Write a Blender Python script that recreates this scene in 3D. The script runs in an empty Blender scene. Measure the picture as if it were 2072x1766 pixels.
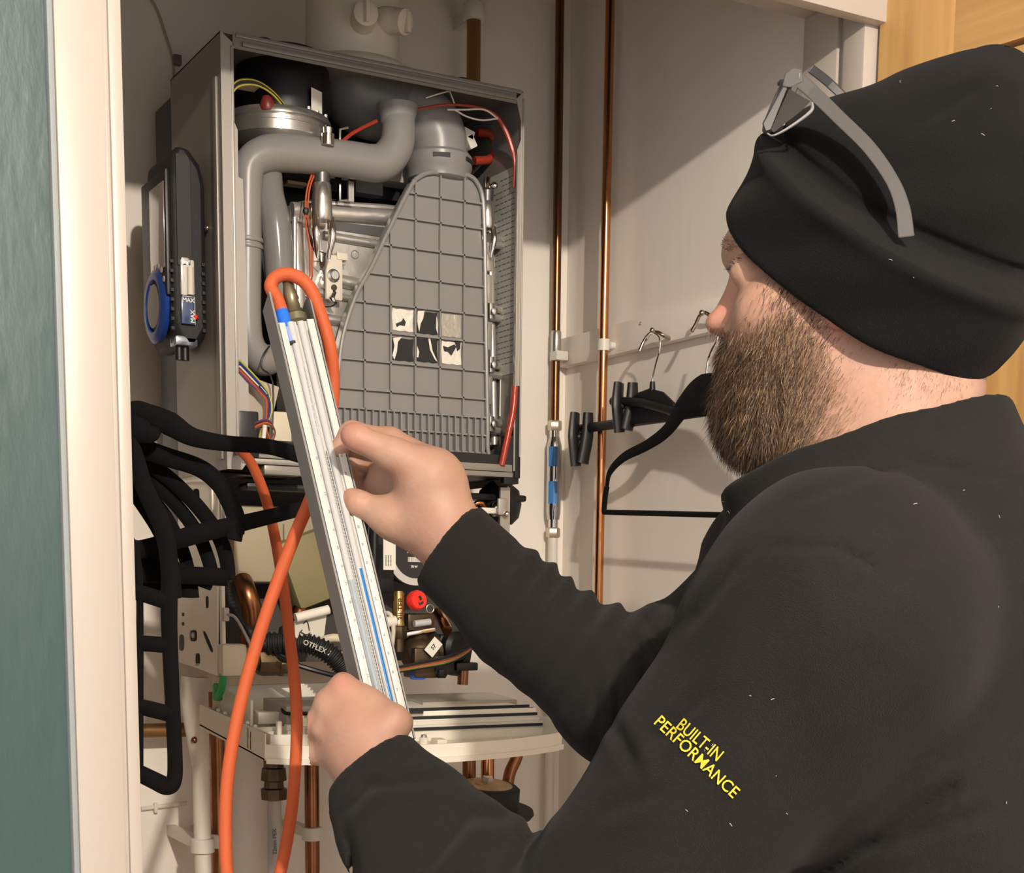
import bpy, bmesh, math, random
import numpy as np
from mathutils import Vector, Matrix
random.seed(7); rng = np.random.default_rng(7)
scene = bpy.context.scene
COL = scene.collection
PI = math.pi

# ------------------------------------------------------------------ camera
# world: x along the boiler, y into the cupboard, z up (metres)
F, CX, CY = 3000.0, 1036.0, 1640.0            # focal length / principal point of the 2072x1766 frame
R = np.array([[0.87092753, -0.06246822, 0.48742483],
              [-0.49127451, -0.13409886, 0.86062004],
              [0.01160172, -0.98899708, -0.14747943]])
C = np.array([-0.64936065, -1.91420142, 1.310161])
cam_d = bpy.data.cameras.new('camera'); cam = bpy.data.objects.new('camera', cam_d)
COL.objects.link(cam); scene.camera = cam
cam_d.sensor_fit = 'HORIZONTAL'; cam_d.sensor_width = 36.0
cam_d.lens = F / 2072 * 36
cam_d.shift_x = 0.0; cam_d.shift_y = (CY - 883) / 2072
cam_d.clip_start = 0.05; cam_d.clip_end = 50
q, _ = np.linalg.qr(R)
Rn = q * np.sign(np.sum(q * R, axis=0))
M = Matrix.Identity(4)
for i in range(3):
    M[i][0] = Rn[i, 0]; M[i][1] = -Rn[i, 1]; M[i][2] = -Rn[i, 2]; M[i][3] = C[i]
cam.matrix_world = M
R = Rn

# ------------------------------------------------------------------ world and lamps
w = bpy.data.worlds.new('world'); scene.world = w; w.use_nodes = True
bg = w.node_tree.nodes['Background']; bg.inputs[0].default_value = (0.86, 0.825, 0.81, 1); bg.inputs[1].default_value = 1.40
def lamp(name, loc, energy, size, col, label):
    l = bpy.data.lights.new(name, 'POINT'); l.energy = energy; l.shadow_soft_size = size; l.color = col
    o = bpy.data.objects.new(name, l); o.location = loc; COL.objects.link(o)
    return o
lamp('ceiling_lamp', (-0.52, -3.20, 2.525), 322, 0.035, (1.0, 0.88, 0.745), '')
scene.view_settings.view_transform = 'Standard'; scene.view_settings.look = 'None'
scene.view_settings.gamma = 1; scene.view_settings.use_curve_mapping = False
scene.view_settings.exposure = 0.0

# ------------------------------------------------------------------ geometry helpers
def ray(px, py): return R @ np.array([(px - CX) / F, (py - CY) / F, 1.0])
def W(px, py, y, ax=1):                         # point of the plane y=... (or x / z) seen at a place of the photo
    r = ray(px, py); return C + r * ((y - C[ax]) / r[ax])
def WX(px, py, x): return W(px, py, x, 0)
def WZ(px, py, z): return W(px, py, z, 2)
def D(px, py, d): return C + ray(px, py) * d    # point at a distance from the camera plane
def K(px, py, d): return np.array([(px - CX) / F * d, (py - CY) / F * d, d])
def k2w(P): return C + P @ R.T

MATS = {}
def mat(name, col, rough=0.5, metal=0.0, bump=0.0, bscale=60, var=0.0, vscale=8, coat=0.0, trans=0.0, sss=0.0,
        sheen=0.0, emit=None, stretch=None, col2=None, ior=1.45, spec=0.5):
    if name in MATS: return MATS[name]
    m = bpy.data.materials.new(name); m.use_nodes = True; nt = m.node_tree; b = nt.nodes['Principled BSDF']
    I = b.inputs
    I['Base Color'].default_value = (*col, 1); I['Roughness'].default_value = rough; I['Metallic'].default_value = metal
    I['Coat Weight'].default_value = coat; I['Transmission Weight'].default_value = trans; I['IOR'].default_value = ior
    I['Subsurface Weight'].default_value = sss; I['Sheen Weight'].default_value = sheen
    I['Specular IOR Level'].default_value = spec
    if sss: I['Subsurface Radius'].default_value = (1, .35, .2); I['Subsurface Scale'].default_value = .006
    tc = nt.nodes.new('ShaderNodeTexCoord'); mp = nt.nodes.new('ShaderNodeMapping')
    nt.links.new(tc.outputs['Object'], mp.inputs[0])
    if stretch: mp.inputs['Scale'].default_value = stretch
    if var or col2:
        n = nt.nodes.new('ShaderNodeTexNoise'); n.inputs['Scale'].default_value = vscale; n.inputs['Detail'].default_value = 5
        nt.links.new(mp.outputs[0], n.inputs['Vector'])
        r = nt.nodes.new('ShaderNodeValToRGB'); nt.links.new(n.outputs[0], r.inputs[0])
        c2 = col2 or tuple(max(0, c * (1 - var)) for c in col); c1 = col if col2 else tuple(min(1, c * (1 + var * .6)) for c in col)
        r.color_ramp.elements[0].position = .3; r.color_ramp.elements[1].position = .7
        r.color_ramp.elements[0].color = (*c2, 1); r.color_ramp.elements[1].color = (*c1, 1)
        nt.links.new(r.outputs[0], I['Base Color'])
    if bump:
        n = nt.nodes.new('ShaderNodeTexNoise'); n.inputs['Scale'].default_value = bscale; n.inputs['Detail'].default_value = 4
        nt.links.new(mp.outputs[0], n.inputs['Vector'])
        bp = nt.nodes.new('ShaderNodeBump'); bp.inputs['Strength'].default_value = bump; bp.inputs['Distance'].default_value = .002
        nt.links.new(n.outputs[0], bp.inputs['Height']); nt.links.new(bp.outputs[0], I['Normal'])
    if emit: I['Emission Color'].default_value = (*emit, 1); I['Emission Strength'].default_value = 1
    MATS[name] = m; return m

MW = lambda: mat('wall_paint', (.88, .83, .755), .7, bump=.25, bscale=90, var=.05, vscale=3)
MWR = mat('wall_paint_brushed', (.88, .83, .76), .65, bump=.35, bscale=45, var=.05, vscale=3, stretch=(1, 1, .25))
TEAL = mat('teal_paint', (.042, .085, .085), .42, bump=.5, bscale=55, var=.08, vscale=5, stretch=(1, 1, .35))
GLOSSW = mat('white_gloss_paint', (.52, .475, .42), .35, bump=.12, bscale=30)
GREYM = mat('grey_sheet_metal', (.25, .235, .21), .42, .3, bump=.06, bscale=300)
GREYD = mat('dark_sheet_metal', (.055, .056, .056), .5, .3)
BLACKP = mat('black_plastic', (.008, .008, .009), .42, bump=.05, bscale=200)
BLACKM = mat('black_rubber', (.010, .010, .011), .6, bump=.2, bscale=150)
GREYP = mat('grey_plastic', (.235, .230, .222), .33, bump=.05, bscale=80)
GREYP2 = mat('dark_grey_plastic', (.155, .158, .155), .35)
GLOSSG = mat('glossy_grey_hose', (.19, .19, .185), .12, bump=.1, bscale=20)
ALU = mat('cast_aluminium', (.66, .63, .58), .34, .7, bump=.5, bscale=45, var=.25, vscale=14)
CHROME = mat('chrome', (.78, .76, .72), .08, 1.0)
STEEL = mat('zinc_steel', (.60, .58, .54), .27, .9, bump=.08, bscale=120, var=.1, vscale=20)
COPPER = mat('copper', (.62, .26, .11), .2, 1.0, var=.25, vscale=9, bump=.05)
COPPERD = mat('dull_copper', (.30, .13, .06), .32, 1.0, var=.4, vscale=10)
BRASS = mat('brass', (.55, .40, .17), .25, 1.0, var=.25, vscale=25)
BRASSD = mat('tarnished_brass', (.095, .068, .04), .38, .8, var=.4, vscale=40)
WPLAS = mat('white_plastic', (.72, .69, .62), .4)
CREAM = mat('cream_plastic', (.66, .60, .46), .45)
BEIGE = mat('beige_vessel', (.36, .31, .21), .5, var=.08, vscale=6)
ORANGE = mat('orange_rubber', (.50, .10, .035), .6, spec=.3, bump=.15, bscale=150)
REDR = mat('red_silicone', (.33, .035, .018), .28)
PAPER = mat('white_paper', (.80, .78, .70), .6)
INK = mat('ink', (.02, .02, .022), .6)
BLUE = mat('blue_plastic', (.02, .12, .62), .3)
GREEN = mat('green_plastic', (.02, .30, .08), .35)
YELLOW = mat('yellow_plastic', (.75, .62, .12), .4)
CERAM = mat('ceramic', (.72, .66, .56), .5)
VELVET = mat('black_velvet', (.0045, .0045, .005), .9, bump=.2, bscale=400, sheen=.02, spec=.12)

def link(o, parent=None):
    COL.objects.link(o)
    if parent is not None: o.parent = parent
    return o
def wloc(o):
    v = Vector((0, 0, 0))
    while o is not None: v = v + o.location; o = o.parent
    return v
def thing(name, label, cat, loc, group=None):
    o = bpy.data.objects.new(name, None); o.empty_display_size = .02; COL.objects.link(o); o.location = Vector([float(a) for a in loc])
    o['label'] = label; o['category'] = cat
    if group: o['group'] = group
    return o
def tag(o, label=None, cat=None, group=None, kind=None):
    for k_, v in (('label', label), ('category', cat), ('group', group), ('kind', kind)):
        if v: o[k_] = v
    return o
def catmull(pts, n):
    P = [np.array(p, float) for p in pts]
    if len(P) < 3 or n <= 1: return P
    P = [2 * P[0] - P[1]] + P + [2 * P[-1] - P[-2]]
    out = []
    for i in range(1, len(P) - 2):
        for j in range(n):
            t = j / n; a, b, c, d = P[i - 1], P[i], P[i + 1], P[i + 2]
            out.append(.5 * ((2 * b) + (-a + c) * t + (2 * a - 5 * b + 4 * c - d) * t * t + (-a + 3 * b - 3 * c + d) * t ** 3))
    out.append(P[-2]); return out

class MB:
    def __init__(s): s.v = []; s.f = []; s.m = []; s.mats = []; s.cur = 0
    def use(s, m):
        if m not in s.mats: s.mats.append(m)
        s.cur = s.mats.index(m); return s
    def add(s, vs, fs):
        o = len(s.v); s.v += [tuple(float(c) for c in v) for v in vs]
        for f in fs: s.f.append(tuple(i + o for i in f)); s.m.append(s.cur)
        return s
    def box(s, a, b, bev=0):
        x0, x1 = sorted((a[0], b[0])); y0, y1 = sorted((a[1], b[1])); z0, z1 = sorted((a[2], b[2]))
        return s.obox(((x0 + x1) / 2, (y0 + y1) / 2, (z0 + z1) / 2), ((x1 - x0) / 2, (y1 - y0) / 2, (z1 - z0) / 2), None, bev)
    def obox(s, c, h, rot=None, bev=0):          # centre, half sizes, 3x3 axes in columns
        bev = min(bev, min(h) * .98)
        c = np.array(c, float); rot = np.eye(3) if rot is None else np.array(rot, float)
        vs = []; fs = []
        if bev <= 0:
            for i in range(8):
                l = np.array([h[0] * (1 if i & 1 else -1), h[1] * (1 if i & 2 else -1), h[2] * (1 if i & 4 else -1)]); vs.append(c + rot @ l)
            fs = [(0, 2, 3, 1), (4, 5, 7, 6), (0, 1, 5, 4), (2, 6, 7, 3), (0, 4, 6, 2), (1, 3, 7, 5)]
            return s.add(vs, fs)
        bm = bmesh.new(); bmesh.ops.create_cube(bm, size=2)
        for v in bm.verts: v.co = Vector((v.co.x * h[0], v.co.y * h[1], v.co.z * h[2]))
        bmesh.ops.bevel(bm, geom=bm.edges[:], offset=bev, segments=2, affect='EDGES', profile=.6)
        bm.verts.index_update()
        vs = [c + rot @ np.array(v.co) for v in bm.verts]; fs = [tuple(v.index for v in f.verts) for f in bm.faces]; bm.free()
        return s.add(vs, fs)
    def tube(s, pts, r, n=12, sm=1, cap=True, flat=None):
        P = catmull(pts, sm) if sm > 1 else [np.array(p, float) for p in pts]
        L = len(P)
        if hasattr(r, '__len__'): rr = np.interp(np.linspace(0, 1, L), np.linspace(0, 1, len(r)), r)
        else: rr = [r] * L
        vs = []; u = None
        for i in range(L):
            t = P[min(i + 1, L - 1)] - P[max(i - 1, 0)]; t = t / (np.linalg.norm(t) + 1e-12)
            if u is None:
                u = np.cross(t, [0, 0, 1.0])
                if np.linalg.norm(u) < .1: u = np.cross(t, [1.0, 0, 0])
            u = u - (u @ t) * t; u /= np.linalg.norm(u); b = np.cross(t, u)
            for k_ in range(n):
                a = 2 * PI * k_ / n; vs.append(P[i] + rr[i] * (math.cos(a) * u * (flat or 1) + math.sin(a) * b))
        fs = [(i * n + k_, i * n + (k_ + 1) % n, (i + 1) * n + (k_ + 1) % n, (i + 1) * n + k_) for i in range(L - 1) for k_ in range(n)]
        if cap: fs += [tuple(range(n - 1, -1, -1)), tuple((L - 1) * n + k_ for k_ in range(n))]
        return s.add(vs, fs)
    def cyl(s, a, b, r, r2=None, n=20): return s.tube([a, b], [r, r if r2 is None else r2], n)
    def lathe(s, c, axis, prof, n=24, cap=True):   # prof: [(r, h)...]
        c = np.array(c, float); ax = np.array(axis, float); ax /= np.linalg.norm(ax)
        u = np.cross(ax, [0, 0, 1.0]); u = np.cross(ax, [1.0, 0, 0]) if np.linalg.norm(u) < .1 else u; u /= np.linalg.norm(u); b = np.cross(ax, u)
        vs = [c + ax * h + r * (math.cos(2 * PI * k_ / n) * u + math.sin(2 * PI * k_ / n) * b) for r, h in prof for k_ in range(n)]
        L = len(prof)
        fs = [(i * n + k_, i * n + (k_ + 1) % n, (i + 1) * n + (k_ + 1) % n, (i + 1) * n + k_) for i in range(L - 1) for k_ in range(n)]
        if cap: fs += [tuple(range(n - 1, -1, -1)), tuple((L - 1) * n + k_ for k_ in range(n))]
        return s.add(vs, fs)
    def ball(s, c, r, n=12, rot=None):
        r = (r, r, r) if not hasattr(r, '__len__') else r; rot = np.eye(3) if rot is None else rot; h = n // 2 + 1
        vs = [np.array(c) + rot @ np.array([r[0] * math.sin(PI * i / h) * math.cos(2 * PI * k_ / n), r[1] * math.sin(PI * i / h) * math.sin(2 * PI * k_ / n), r[2] * math.cos(PI * i / h)]) for i in range(1, h) for k_ in range(n)]
        L = h - 1; fs = [(i * n + k_, i * n + (k_ + 1) % n, (i + 1) * n + (k_ + 1) % n, (i + 1) * n + k_) for i in range(L - 1) for k_ in range(n)]
        vs += [np.array(c) + rot @ np.array([0, 0, r[2]]), np.array(c) - rot @ np.array([0, 0, r[2]])]
        fs += [(L * n, (k_ + 1) % n, k_) for k_ in range(n)] + [(L * n + 1, (L - 1) * n + k_, (L - 1) * n + (k_ + 1) % n) for k_ in range(n)]
        return s.add(vs, fs)
    def plate(s, outer, th, holes=()):            # outer: 3D loop in a plane, th: thickness vector; loops need not be convex
        bm = bmesh.new(); loops = [outer] + list(holes); es = []
        for lp in loops:
            vv = [bm.verts.new([float(c) for c in p]) for p in lp]
            for i in range(len(vv)): es.append(bm.edges.new((vv[i], vv[(i + 1) % len(vv)])))
        bmesh.ops.triangle_fill(bm, edges=es, use_beauty=True, use_dissolve=False)
        bm.verts.index_update(); n = len(bm.verts); th = np.array(th, float)
        vs = [np.array(v.co) for v in bm.verts]; fs = [tuple(v.index for v in f.verts) for f in bm.faces]; bm.free()
        vs2 = vs + [v + th for v in vs]; fs2 = fs + [tuple(n + i for i in reversed(f)) for f in fs]; o = 0
        for lp in loops:
            m_ = len(lp); fs2 += [(o + i, o + (i + 1) % m_, n + o + (i + 1) % m_, n + o + i) for i in range(m_)]; o += m_
        return s.add(vs2, fs2)
    def build(s, name, m=None, parent=None, smooth=True, bevel=0, ang=40, **tg):
        me = bpy.data.meshes.new(name); off = wloc(parent) if parent is not None else Vector((0, 0, 0))
        own = Vector((0, 0, 0))
        if parent is None and s.v:
            a = np.array(s.v); own = Vector(((a[:, 0].min() + a[:, 0].max()) / 2, (a[:, 1].min() + a[:, 1].max()) / 2, a[:, 2].min())); off = own
        me.from_pydata([(x - off.x, y - off.y, z - off.z) for x, y, z in s.v], [], s.f)
        ms = s.mats or [m]
        for q_ in ms: me.materials.append(q_)
        if s.mats: me.polygons.foreach_set('material_index', s.m)
        bm = bmesh.new(); bm.from_mesh(me); bmesh.ops.recalc_face_normals(bm, faces=bm.faces); bm.to_mesh(me); bm.free()
        if smooth:
            me.polygons.foreach_set('use_smooth', [True] * len(me.polygons)); me.set_sharp_from_angle(angle=math.radians(ang))
        o = bpy.data.objects.new(name, me); o.location = own; link(o, parent)
        if bevel:
            b = o.modifiers.new('bevel', 'BEVEL'); b.width = bevel; b.segments = 2; b.limit_method = 'ANGLE'
        tag(o, **tg); return o

def text_geo(txt, size, depth=.0003, bold=0.0, shear=0, align='CENTER'):
    cu = bpy.data.curves.new('t', 'FONT'); cu.body = txt; cu.size = size; cu.extrude = depth; cu.offset = bold; cu.shear = shear
    cu.align_x = align; cu.align_y = 'CENTER'; cu.resolution_u = 3
    o = bpy.data.objects.new('t', cu); COL.objects.link(o); dg = bpy.context.evaluated_depsgraph_get(); dg.update()
    me = o.evaluated_get(dg).to_mesh()
    vs = [tuple(v.co) for v in me.vertices]; fs = [tuple(p.vertices) for p in me.polygons]
    o.evaluated_get(dg).to_mesh_clear(); bpy.data.objects.remove(o); bpy.data.curves.remove(cu)
    return vs, fs
def add_text(mb, txt, size, c, u, v, depth=.0003, bold=0.0, align='CENTER'):   # c centre, u reading direction, v up
    vs, fs = text_geo(txt, size, depth, bold, 0, align); u = np.array(u, float); v = np.array(v, float); u /= np.linalg.norm(u); v = v - (v @ u) * u; v /= np.linalg.norm(v); n = np.cross(u, v)
    return mb.add([np.array(c) + u * a + v * b + n * d for a, b, d in vs], fs)

# ------------------------------------------------------------------ implicit surfaces (bodies and cloth)
def rotm(ax, ang):
    return np.array(Matrix.Rotation(ang, 3, Vector(ax)))
def cap(p0, p1, r0, r1=None, k=.01): return ('cap', np.array(p0, float), np.array(p1, float), r0, r0 if r1 is None else r1, k)
def ell(c, r, k=.01, rot=None): return ('ell', np.array(c, float), np.array(r, float), np.eye(3) if rot is None else rot, k)
def pev(p, X):
    if p[0] == 'cap':
        _, a, b, r0, r1, k = p; ab = b - a; t = np.clip(((X - a) @ ab) / (ab @ ab + 1e-12), 0, 1)
        return np.linalg.norm(X - a - t[..., None] * ab, axis=-1) - (r0 + (r1 - r0) * t)
    if p[0] == 'ell':
        _, c, r, rot, k = p; Y = (X - c) @ rot; k0 = np.linalg.norm(Y / r, axis=-1); k1 = np.linalg.norm(Y / (r * r), axis=-1) + 1e-9
        return k0 * (k0 - 1) / k1
    return p[1](X)
def smin(a, b, k):
    h = np.maximum(k - np.abs(a - b), 0) / k; return np.minimum(a, b) - h * h * k * .25
def smax(a, b, k): return -smin(-a, -b, k)
def field(prims, X, post=None, near=None):
    d = np.full(X.shape[:-1], 1.0)
    for p in prims:
        k = p[-1]; sub = p[0] == 'sub'; q_ = p[1] if sub else p
        if near is not None:
            m = np.abs(pev(q_, near[0])) < near[1] + 2 * k + .012
            inside = pev(q_, near[0]) < 0
            m = m | inside
            if not m.any(): continue
            e = pev(q_, X[m]); d[m] = smax(d[m], -e, k) if sub else smin(d[m], e, k)
        else:
            e = pev(q_, X); d = smax(d, -e, k) if sub else smin(d, e, k)
    return post(X, d) if post else d
def surf(prims, cell, lo, hi, post=None, B=16):
    """surface nets over the blocks the surface passes through; returns verts, quads"""
    lo = np.array(lo, float); nb = np.ceil((np.array(hi) - lo) / (cell * B)).astype(int)
    g = np.stack(np.meshgrid(*[np.arange(n) for n in nb], indexing='ij'), -1).reshape(-1, 3)
    cen = lo + (g + .5) * B * cell; hd = B * cell * .87
    d0 = field(prims, cen, post); act = np.abs(d0) < hd * 1.5 + .01; g = g[act]; cen = cen[act]
    n1 = B + 1; loc = np.stack(np.meshgrid(*[np.arange(n1)] * 3, indexing='ij'), -1)
    V = []; KV = []; Q = []
    S = (nb * B + 2).astype(np.int64); key = lambda c: (c[..., 0] * S[1] + c[..., 1]) * S[2] + c[..., 2]
    for s0 in range(0, len(g), 60):
        gb = g[s0:s0 + 60]; X = lo + (gb[:, None, None, None, :] * B + loc[None]) * cell
        d = field(prims, X, post, (cen[s0:s0 + 60], hd))
        neg = d < 0
        cnt = np.zeros((len(gb), B, B, B), np.uint8)
        for i in (0, 1):
            for j in (0, 1):
                for k_ in (0, 1): cnt += neg[:, i:i + B, j:j + B, k_:k_ + B]
        cells = np.argwhere((cnt > 0) & (cnt < 8))
        if not len(cells): continue
        acc = np.zeros((len(cells), 3)); num = np.zeros(len(cells)); b_, ci, cj, ck = cells.T
        for ax in range(3):
            o1, o2 = [a for a in range(3) if a != ax]
            for u in (0, 1):
                for v in (0, 1):
                    off = [0, 0, 0]; off[o1] = u; off[o2] = v; off2 = list(off); off2[ax] = 1
                    a = d[b_, ci + off[0], cj + off[1], ck + off[2]]; b2 = d[b_, ci + off2[0], cj + off2[1], ck + off2[2]]
                    m = (a < 0) != (b2 < 0); t = np.where(m, a / np.where(m, a - b2, 1), 0)
                    p = np.tile(np.array(off, float), (len(cells), 1)); p[:, ax] += t
                    acc += p * m[:, None]; num += m
        gc = gb[b_] * B + cells[:, 1:]
        V.append(lo + (gc + acc / num[:, None]) * cell); KV.append(key(gc.astype(np.int64)))
        for ax in range(3):
            o1, o2 = (ax + 1) % 3, (ax + 2) % 3
            sl0 = [slice(None)] + [slice(0, B)] * 3; sl1 = list(sl0); sl1[ax + 1] = slice(1, B + 1)
            a = neg[tuple(sl0)]; b2 = neg[tuple(sl1)]
            for flip in (0, 1):
                e = np.argwhere((a & ~b2) if flip == 0 else (~a & b2))
                if not len(e): continue
                c0 = (gb[e[:, 0]] * B + e[:, 1:]).astype(np.int64); m = np.ones(len(c0), bool)
                m &= (c0[:, o1] > 0) & (c0[:, o2] > 0); c0 = c0[m]
                u = np.zeros(3, np.int64); u[o1] = 1; v = np.zeros(3, np.int64); v[o2] = 1
                qd = np.stack([key(c0), key(c0 - u), key(c0 - u - v), key(c0 - v)], 1)
                Q.append(qd if flip == 0 else qd[:, ::-1])
    V = np.concatenate(V); KV = np.concatenate(KV); Q = np.concatenate(Q)
    o = np.argsort(KV); KV = KV[o]; V = V[o]
    idx = np.clip(np.searchsorted(KV, Q), 0, len(KV) - 1); ok = (KV[idx] == Q).all(1)
    return V, idx[ok]
def smooth_v(V, Q, it=2, lam=.5):
    E = np.concatenate([Q[:, [0, 1]], Q[:, [1, 2]], Q[:, [2, 3]], Q[:, [3, 0]]])
    for _ in range(it):
        A = np.zeros_like(V); n = np.zeros(len(V))
        for a, b in ((0, 1), (1, 0)):
            for c in range(3): A[:, c] += np.bincount(E[:, a], V[E[:, b], c], len(V))
            n += np.bincount(E[:, a], minlength=len(V))
        V = V + lam * (A / np.maximum(n, 1)[:, None] - V)
    return V
def mesh_np(name, V, Q, m, parent=None, origin=None, **tg):
    off = np.array(wloc(parent)) if parent is not None else (np.zeros(3) if origin is None else np.array(origin))
    me = bpy.data.meshes.new(name); me.from_pydata((V - off).tolist(), [], Q.tolist())
    for q_ in (m if isinstance(m, (list, tuple)) else [m]): me.materials.append(q_)
    me.polygons.foreach_set('use_smooth', [True] * len(me.polygons)); me.update()
    o = bpy.data.objects.new(name, me)
    if parent is None: o.location = Vector([float(a) for a in off])
    link(o, parent); tag(o, **tg); return o
def vnormals(V, Q):
    n = np.cross(V[Q[:, 2]] - V[Q[:, 0]], V[Q[:, 3]] - V[Q[:, 1]]); A = np.zeros_like(V)
    for j in range(4):
        for c in range(3): A[:, c] += np.bincount(Q[:, j], n[:, c], len(V))
    return A / (np.linalg.norm(A, axis=1)[:, None] + 1e-12)
# ------------------------------------------------------------------ the setting
YB, XR, YF = 0.36, 0.735, -0.40
def struct(name, mb, m, **k): return mb.build(name, m, kind='structure', **k)
struct('wall_back', MB().box((-.40, YB, 0), (XR + .1, YB + .1, 2.62)), MW())
struct('wall_right', MB().box((XR, -.262, 0), (XR + .1, YB, 2.62)), MWR)
struct('wall_left', MB().box((-.42, -.37, 0), (-.36, YB, 2.62)), MW())
struct('floor', MB().box((-2.6, -4.2, -.06), (2.6, YB + .1, 0)), mat('floor_boards', (.30, .20, .12), .45, var=.3, vscale=4, stretch=(1, 6, 1)))
struct('ceiling', MB().box((-.42, -.37, 2.62), (XR + .1, YB + .1, 2.67)), MW())
struct('ceiling_hall', MB().box((-2.6, -4.2, 2.62), (2.6, -.37, 2.67)), MW()).name = 'ceiling'
struct('wall_front', MB().box((-2.6, -.388, 0), (-.3045, -.33, 2.62)), TEAL)
struct('wall_top', MB().box((-.3045, -.385, 2.13), (.82, -.33, 2.62)), TEAL)
struct('wall_front', MB().box((.82, -.385, 0), (2.6, -.33, 2.62)), TEAL)
# left casing: outer edge, flat face, step and bead of the lining
t1 = MB(); t1.box((-.3045, -.40, 0), (-.2985, -.384, 2.13), .002); struct('trim_1', t1, mat('caulk_grey', (.30, .33, .34), .6))
t2 = MB(); t2.box((-.2985, -.402, 0), (-.2515, -.384, 2.13), .003); t2.box((-.2525, -.396, 0), (-.2455, -.37, 2.13), .002); t2.box((-.247, -.400, 0), (-.2337, -.262, 2.07), .003)
struct('trim_2', t2, GLOSSW)
t3 = MB(); t3.box((-.2337, -.385, 2.0665), (.72, -.262, 2.11), .003); t3.box((-.3045, -.402, 2.0235), (.80, -.382, 2.145), .003);
struct('trim_3', t3, GLOSSW)
t4 = MB(); t4.box((.72, -.33, 0), (.80, -.262, 2.07), .002); t4.box((.728, -.345, 0), (.80, -.329, 2.07), .002); t4.box((.717, -.385, 0), (.80, -.344, 2.07), .004)
struct('trim_4', t4, GLOSSW)
b1 = MB(); b1.box((-.36, YB - .015, 0), (XR, YB, .1), .003); struct('baseboard_back', b1, GLOSSW)

# ------------------------------------------------------------------ oak door standing open on the right
OAK = mat('oak_veneer', (.60, .36, .13), .4, bump=.15, bscale=30, stretch=(26, 26, 1.2), col2=(.44, .245, .08), vscale=2.2)
OAKR = mat('oak_rail_veneer', (.56, .335, .125), .4, bump=.15, bscale=30, stretch=(2.2, 2.2, 30), col2=(.42, .235, .08), vscale=2.2)
hg = np.array([.735, -.392, 0])
dd = WZ(2072, 2, 2.0) ; 
rt = W(1940, 85, -.392 - .115)
ang = math.radians(-80)
dv = np.array([math.cos(ang), math.sin(ang), 0]); dn = np.array([dv[1], -dv[0], 0])    # along the leaf, its face normal (towards -x)
T = thing('door', 'oak panelled door standing open at the right behind the man', 'door', (hg[0], hg[1], .006)); T.name = 'door_1'; T['kind'] = 'structure'
rotd = np.stack([dv, -dn, [0, 0, 1]], 1)
def dbox(a0, a1, z0, z1, t0, t1, name, m, bev=.0):
    c = hg + dv * (a0 + a1) / 2 + dn * (t0 + t1) / 2 + np.array([0, 0, (z0 + z1) / 2])
    return MB().obox(c, ((a1 - a0) / 2, (t1 - t0) / 2, (z1 - z0) / 2), rotd, bev).build(name, m, T)
dbox(0, .112, .006, 2.06, -.04, 0, 'stile', OAK, .0015); dbox(.648, .76, .006, 2.06, -.04, 0, 'stile', OAK, .0015)
dbox(.112, .648, 1.955, 2.06, -.04, -.0004, 'rail', OAKR); dbox(.112, .648, .006, .2, -.04, -.0004, 'rail', OAKR); dbox(.112, .648, .95, 1.06, -.04, -.0004, 'rail', OAKR)
dbox(.118, .642, 1.066, 1.949, -.034, -.006, 'panel', OAK); dbox(.118, .642, .206, .944, -.034, -.006, 'panel', OAK)

# ------------------------------------------------------------------ boiler
bo = thing('boiler', 'wall-hung gas boiler with its front cover off showing grey ducts', 'boiler', (.22, .15, 1.18))
def P(name, mb, m=None, parent=None, **k): return mb.build(name, m, parent or bo, **k)
ZB, ZT, XW, YD = 1.472, 2.0, .44, .213
# casing sheets
mb = MB(); mb.plate([(0, 0, 1.462), (0, 0, ZT), (0, YD, ZT), (0, YD, 1.462)], (.0016, 0, 0))
mb.box((-.0035, .012, 1.475), (.0005, .026, 1.95), .0018)
P('side_panel', mb, GREYM)
mb = MB(); mb.box((XW - .0016, 0, 1.462), (XW, YD, ZT)); P('side_panel', mb, GREYM)
P('top_panel', MB().box((0, 0, ZT - .0016), (XW, YD, ZT)), GREYM)
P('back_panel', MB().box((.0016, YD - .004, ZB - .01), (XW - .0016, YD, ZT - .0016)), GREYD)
mb = MB(); mb.box((.003, YD, 1.20), (XW - .003, .302, 1.982), .004); P('rear_frame', mb, mat('rear_frame_black', (.05, .05, .055), .45, .2))
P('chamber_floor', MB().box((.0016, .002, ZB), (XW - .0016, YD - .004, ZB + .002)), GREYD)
# front edge of the chamber
mb = MB(); mb.plate([(0, -.001, 1.462), (0, -.001, ZT), (.017, -.001, ZT - .012), (.017, -.001, 1.935), (.0135, -.001, 1.93), (.0135, -.001, 1.90), (.021, -.001, 1.885), (.021, -.001, 1.828), (.027, -.001, 1.826), (.030, -.001, 1.70), (.031, -.001, 1.476), (.02, -.001, 1.462)], (0, .0016, 0))
mb.box((.013, -.003, 1.48), (.0165, .001, 1.985), .001); P('front_flange', mb, mat('flange_grey', (.40, .38, .34), .35, .35))
mb = MB(); mb.plate([(XW, -.001, 1.48), (XW, -.001, ZT), (XW - .012, -.001, ZT - .012), (XW - .004, -.001, 1.96), (XW - .004, -.001, 1.935), (XW - .010, -.001, 1.92), (XW - .010, -.001, 1.48)], (0, .0016, 0))
mb.box((XW - .0105, -.004, 1.575), (XW - .0075, .002, 1.915), .001); mb.box((XW - .002, -.003, 1.50), (XW + .0006, .001, 1.99), .0008)
P('front_flange', mb, mat('flange_grey', (.4, .38, .34)))
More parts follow.
